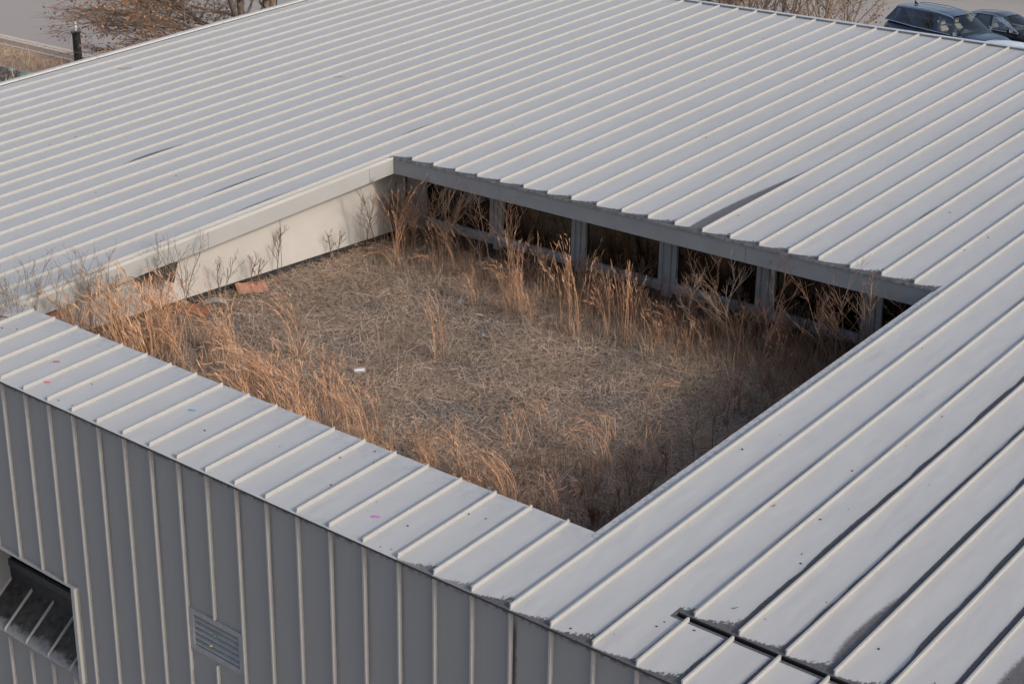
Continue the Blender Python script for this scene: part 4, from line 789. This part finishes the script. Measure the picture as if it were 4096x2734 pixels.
for i, ((x, y), cl, lab) in enumerate(zip([(0.68, 15.84), (3.13, 12.9), (3.13, 14.18), (-1.94, 8.14), (-0.7, 9.22), (0.4, 8.95), (4.48, 6.98), (10.76, 9.74), (-1.49, 6.84), (2.5, 6.82)], [BL, GN, CY, YL, BL, (.35, .6, .38), (.45, .62, .15), (.50, .58, .15), YL, MG],
   ['blue paper scrap on the gravel toward the far windows', 'pale green paper scrap in the middle of the straw', 'small dull blue paper scrap right of the middle gravel patch', 'yellow paper scrap in the grass left of the bending clump', 'blue paper scrap at the foot of the bending grass clump', 'pale mint paper scrap just left of the drink can', 'lime paper scrap in the orange grass behind the front roof strip', 'yellow green paper scrap among the stems in the near right of the courtyard', 'yellow paper scrap at the edge of the dense near left grass', 'magenta paper scrap in the grass behind the front roof strip'])):
    paper(x, y, GZ+.16, i*1.3, cl, lab, .15, .06)
# twigs on the roof
for i, (a, b_, lab) in enumerate([((18.08, 6.21), (18.1, 6.32), 'tiny curved twig on the right roof wing between the courtyard and the slot'), ((19.42, 2.56), (19.5, 2.66), 'tiny twig just above the dark slot in the roof'), ((-22.74, 20.46), (-22.3, 20.9), 'thin brown twig on the roof near the left verge'), ((-13.89, 24.55), (-13.5, 24.8), 'thin brown twig in the middle of the large left roof'), ((-4.51, 2.36), (-4.2, 2.42), 'short thick twig at the left end of the front roof strip')]):
    r_ = .02 if i == 4 else .009; p = Vector((a[0], a[1], SL*a[1]+r_+.004)); q = Vector((b_[0], b_[1], SL*b_[1]+r_+.01)); md = (p+q)/2+Vector((.02, -.03, .01)); mb = MB(); mb.rod(p, md, r_, 5); mb.rod(md, q, r_, 5, r2=r_*.6)
    if i in (2, 3): mb.rod(md, md+Vector((.05, .12, .02)), r_*.7, 5, r2=.003)
    tag(build('twig', mb, M['twig']), lab, 'twig')
# grit
gp = None
def grit(x, y, s_):
    global gp
    if gp is None:
        r = random.Random(3); V = [(math.cos(a_)*(1+r.uniform(-.25, .25))*f, math.sin(a_)*(1+r.uniform(-.25, .25))*f*.8, h) for f, h in ((1, 0), (.8, .5), (.3, .75)) for a_ in [i*math.pi/4 for i in range(8)]]
        Fq = [(k*8+i, k*8+(i+1) % 8, k*8+8+(i+1) % 8, k*8+8+i) for k in (0, 1) for i in range(8)]+[tuple(range(16, 24))]
        gp = mesh_obj('grit_speck', V, Fq, M['grit'], loc=(0, 0, 0)); o = gp
    else: o = gp.copy(); C.objects.link(o)
    o.location = W(x, y, SL*y+.002); o.scale = (s_, s_, s_*.7); o.rotation_euler.z = random.uniform(0, 6); tag(o, 'small dark speck of grit lying on the pale metal roof', 'grit', 'grit specks on the roof')
for x, y in [(-3.74, 1.93), (-3.36, 2.14), (-0.26, 3.01), (1.06, 2.89), (1.16, 1.26), (1.22, 0.21), (1.74, 0.24), (5.46, 1.32), (5.83, 1.87), (7.51, 1.84), (-7.1, 7.49), (9.04, 2.29), (9.76, 1.3), (9.49, 2.97), (9.81, 2.59), (12.32, 1.06), (13.05, 2.18), (13.47, 2.25), (11.09, 1.38), (12.67, 0.19), (13.56, 0.13), (12.42, 0.12), (18.6, 1.23), (17.34, 0.21), (18.1, 0.56), (18.64, 1.44)] + [(18.69, 8.53), (20.31, 8.97), (19.41, 7.06), (19.15, 6.36), (19.51, 4.99), (19.67, 4.68), (19.8, 3.14), (20.75, 3.81), (19.24, 1.54), (18.63, 1.43), (18.6, 1.23), (20.11, 2.64), (22.26, 3.07), (24.51, 3.63), (23.53, 2.76), (16.58, 9.01), (19.12, 10.21), (19.13, 11.96), (18.9, 15.63), (17.08, 15.01), (17.87, 12.97), (16.23, 7.95), (14.16, 22.78), (15.19, 22.93), (15.06, 21.63), (-16.4, 13.65), (-16.48, 12.56), (-13.66, 18.31), (-15.29, 13.87), (-10.74, 8.56), (-9.72, 12.91), (-10.68, 10.27), (-8.84, 15.92), (-9.77, 24.97), (-13.51, 27.7), (-3.59, 23.58), (0.1, 23.41), (-16.79, 30.77), (-12.89, 31.16), (2.07, 20.08), (-0.88, 32.09), (3.08, 34.53), (3.11, 26.24), (-2.3, 38.74), (4.14, 36.4), (13.36, 24.18), (8.19, 20.37), (7.52, 21.23)]: grit(x, y, random.uniform(.014, .034))
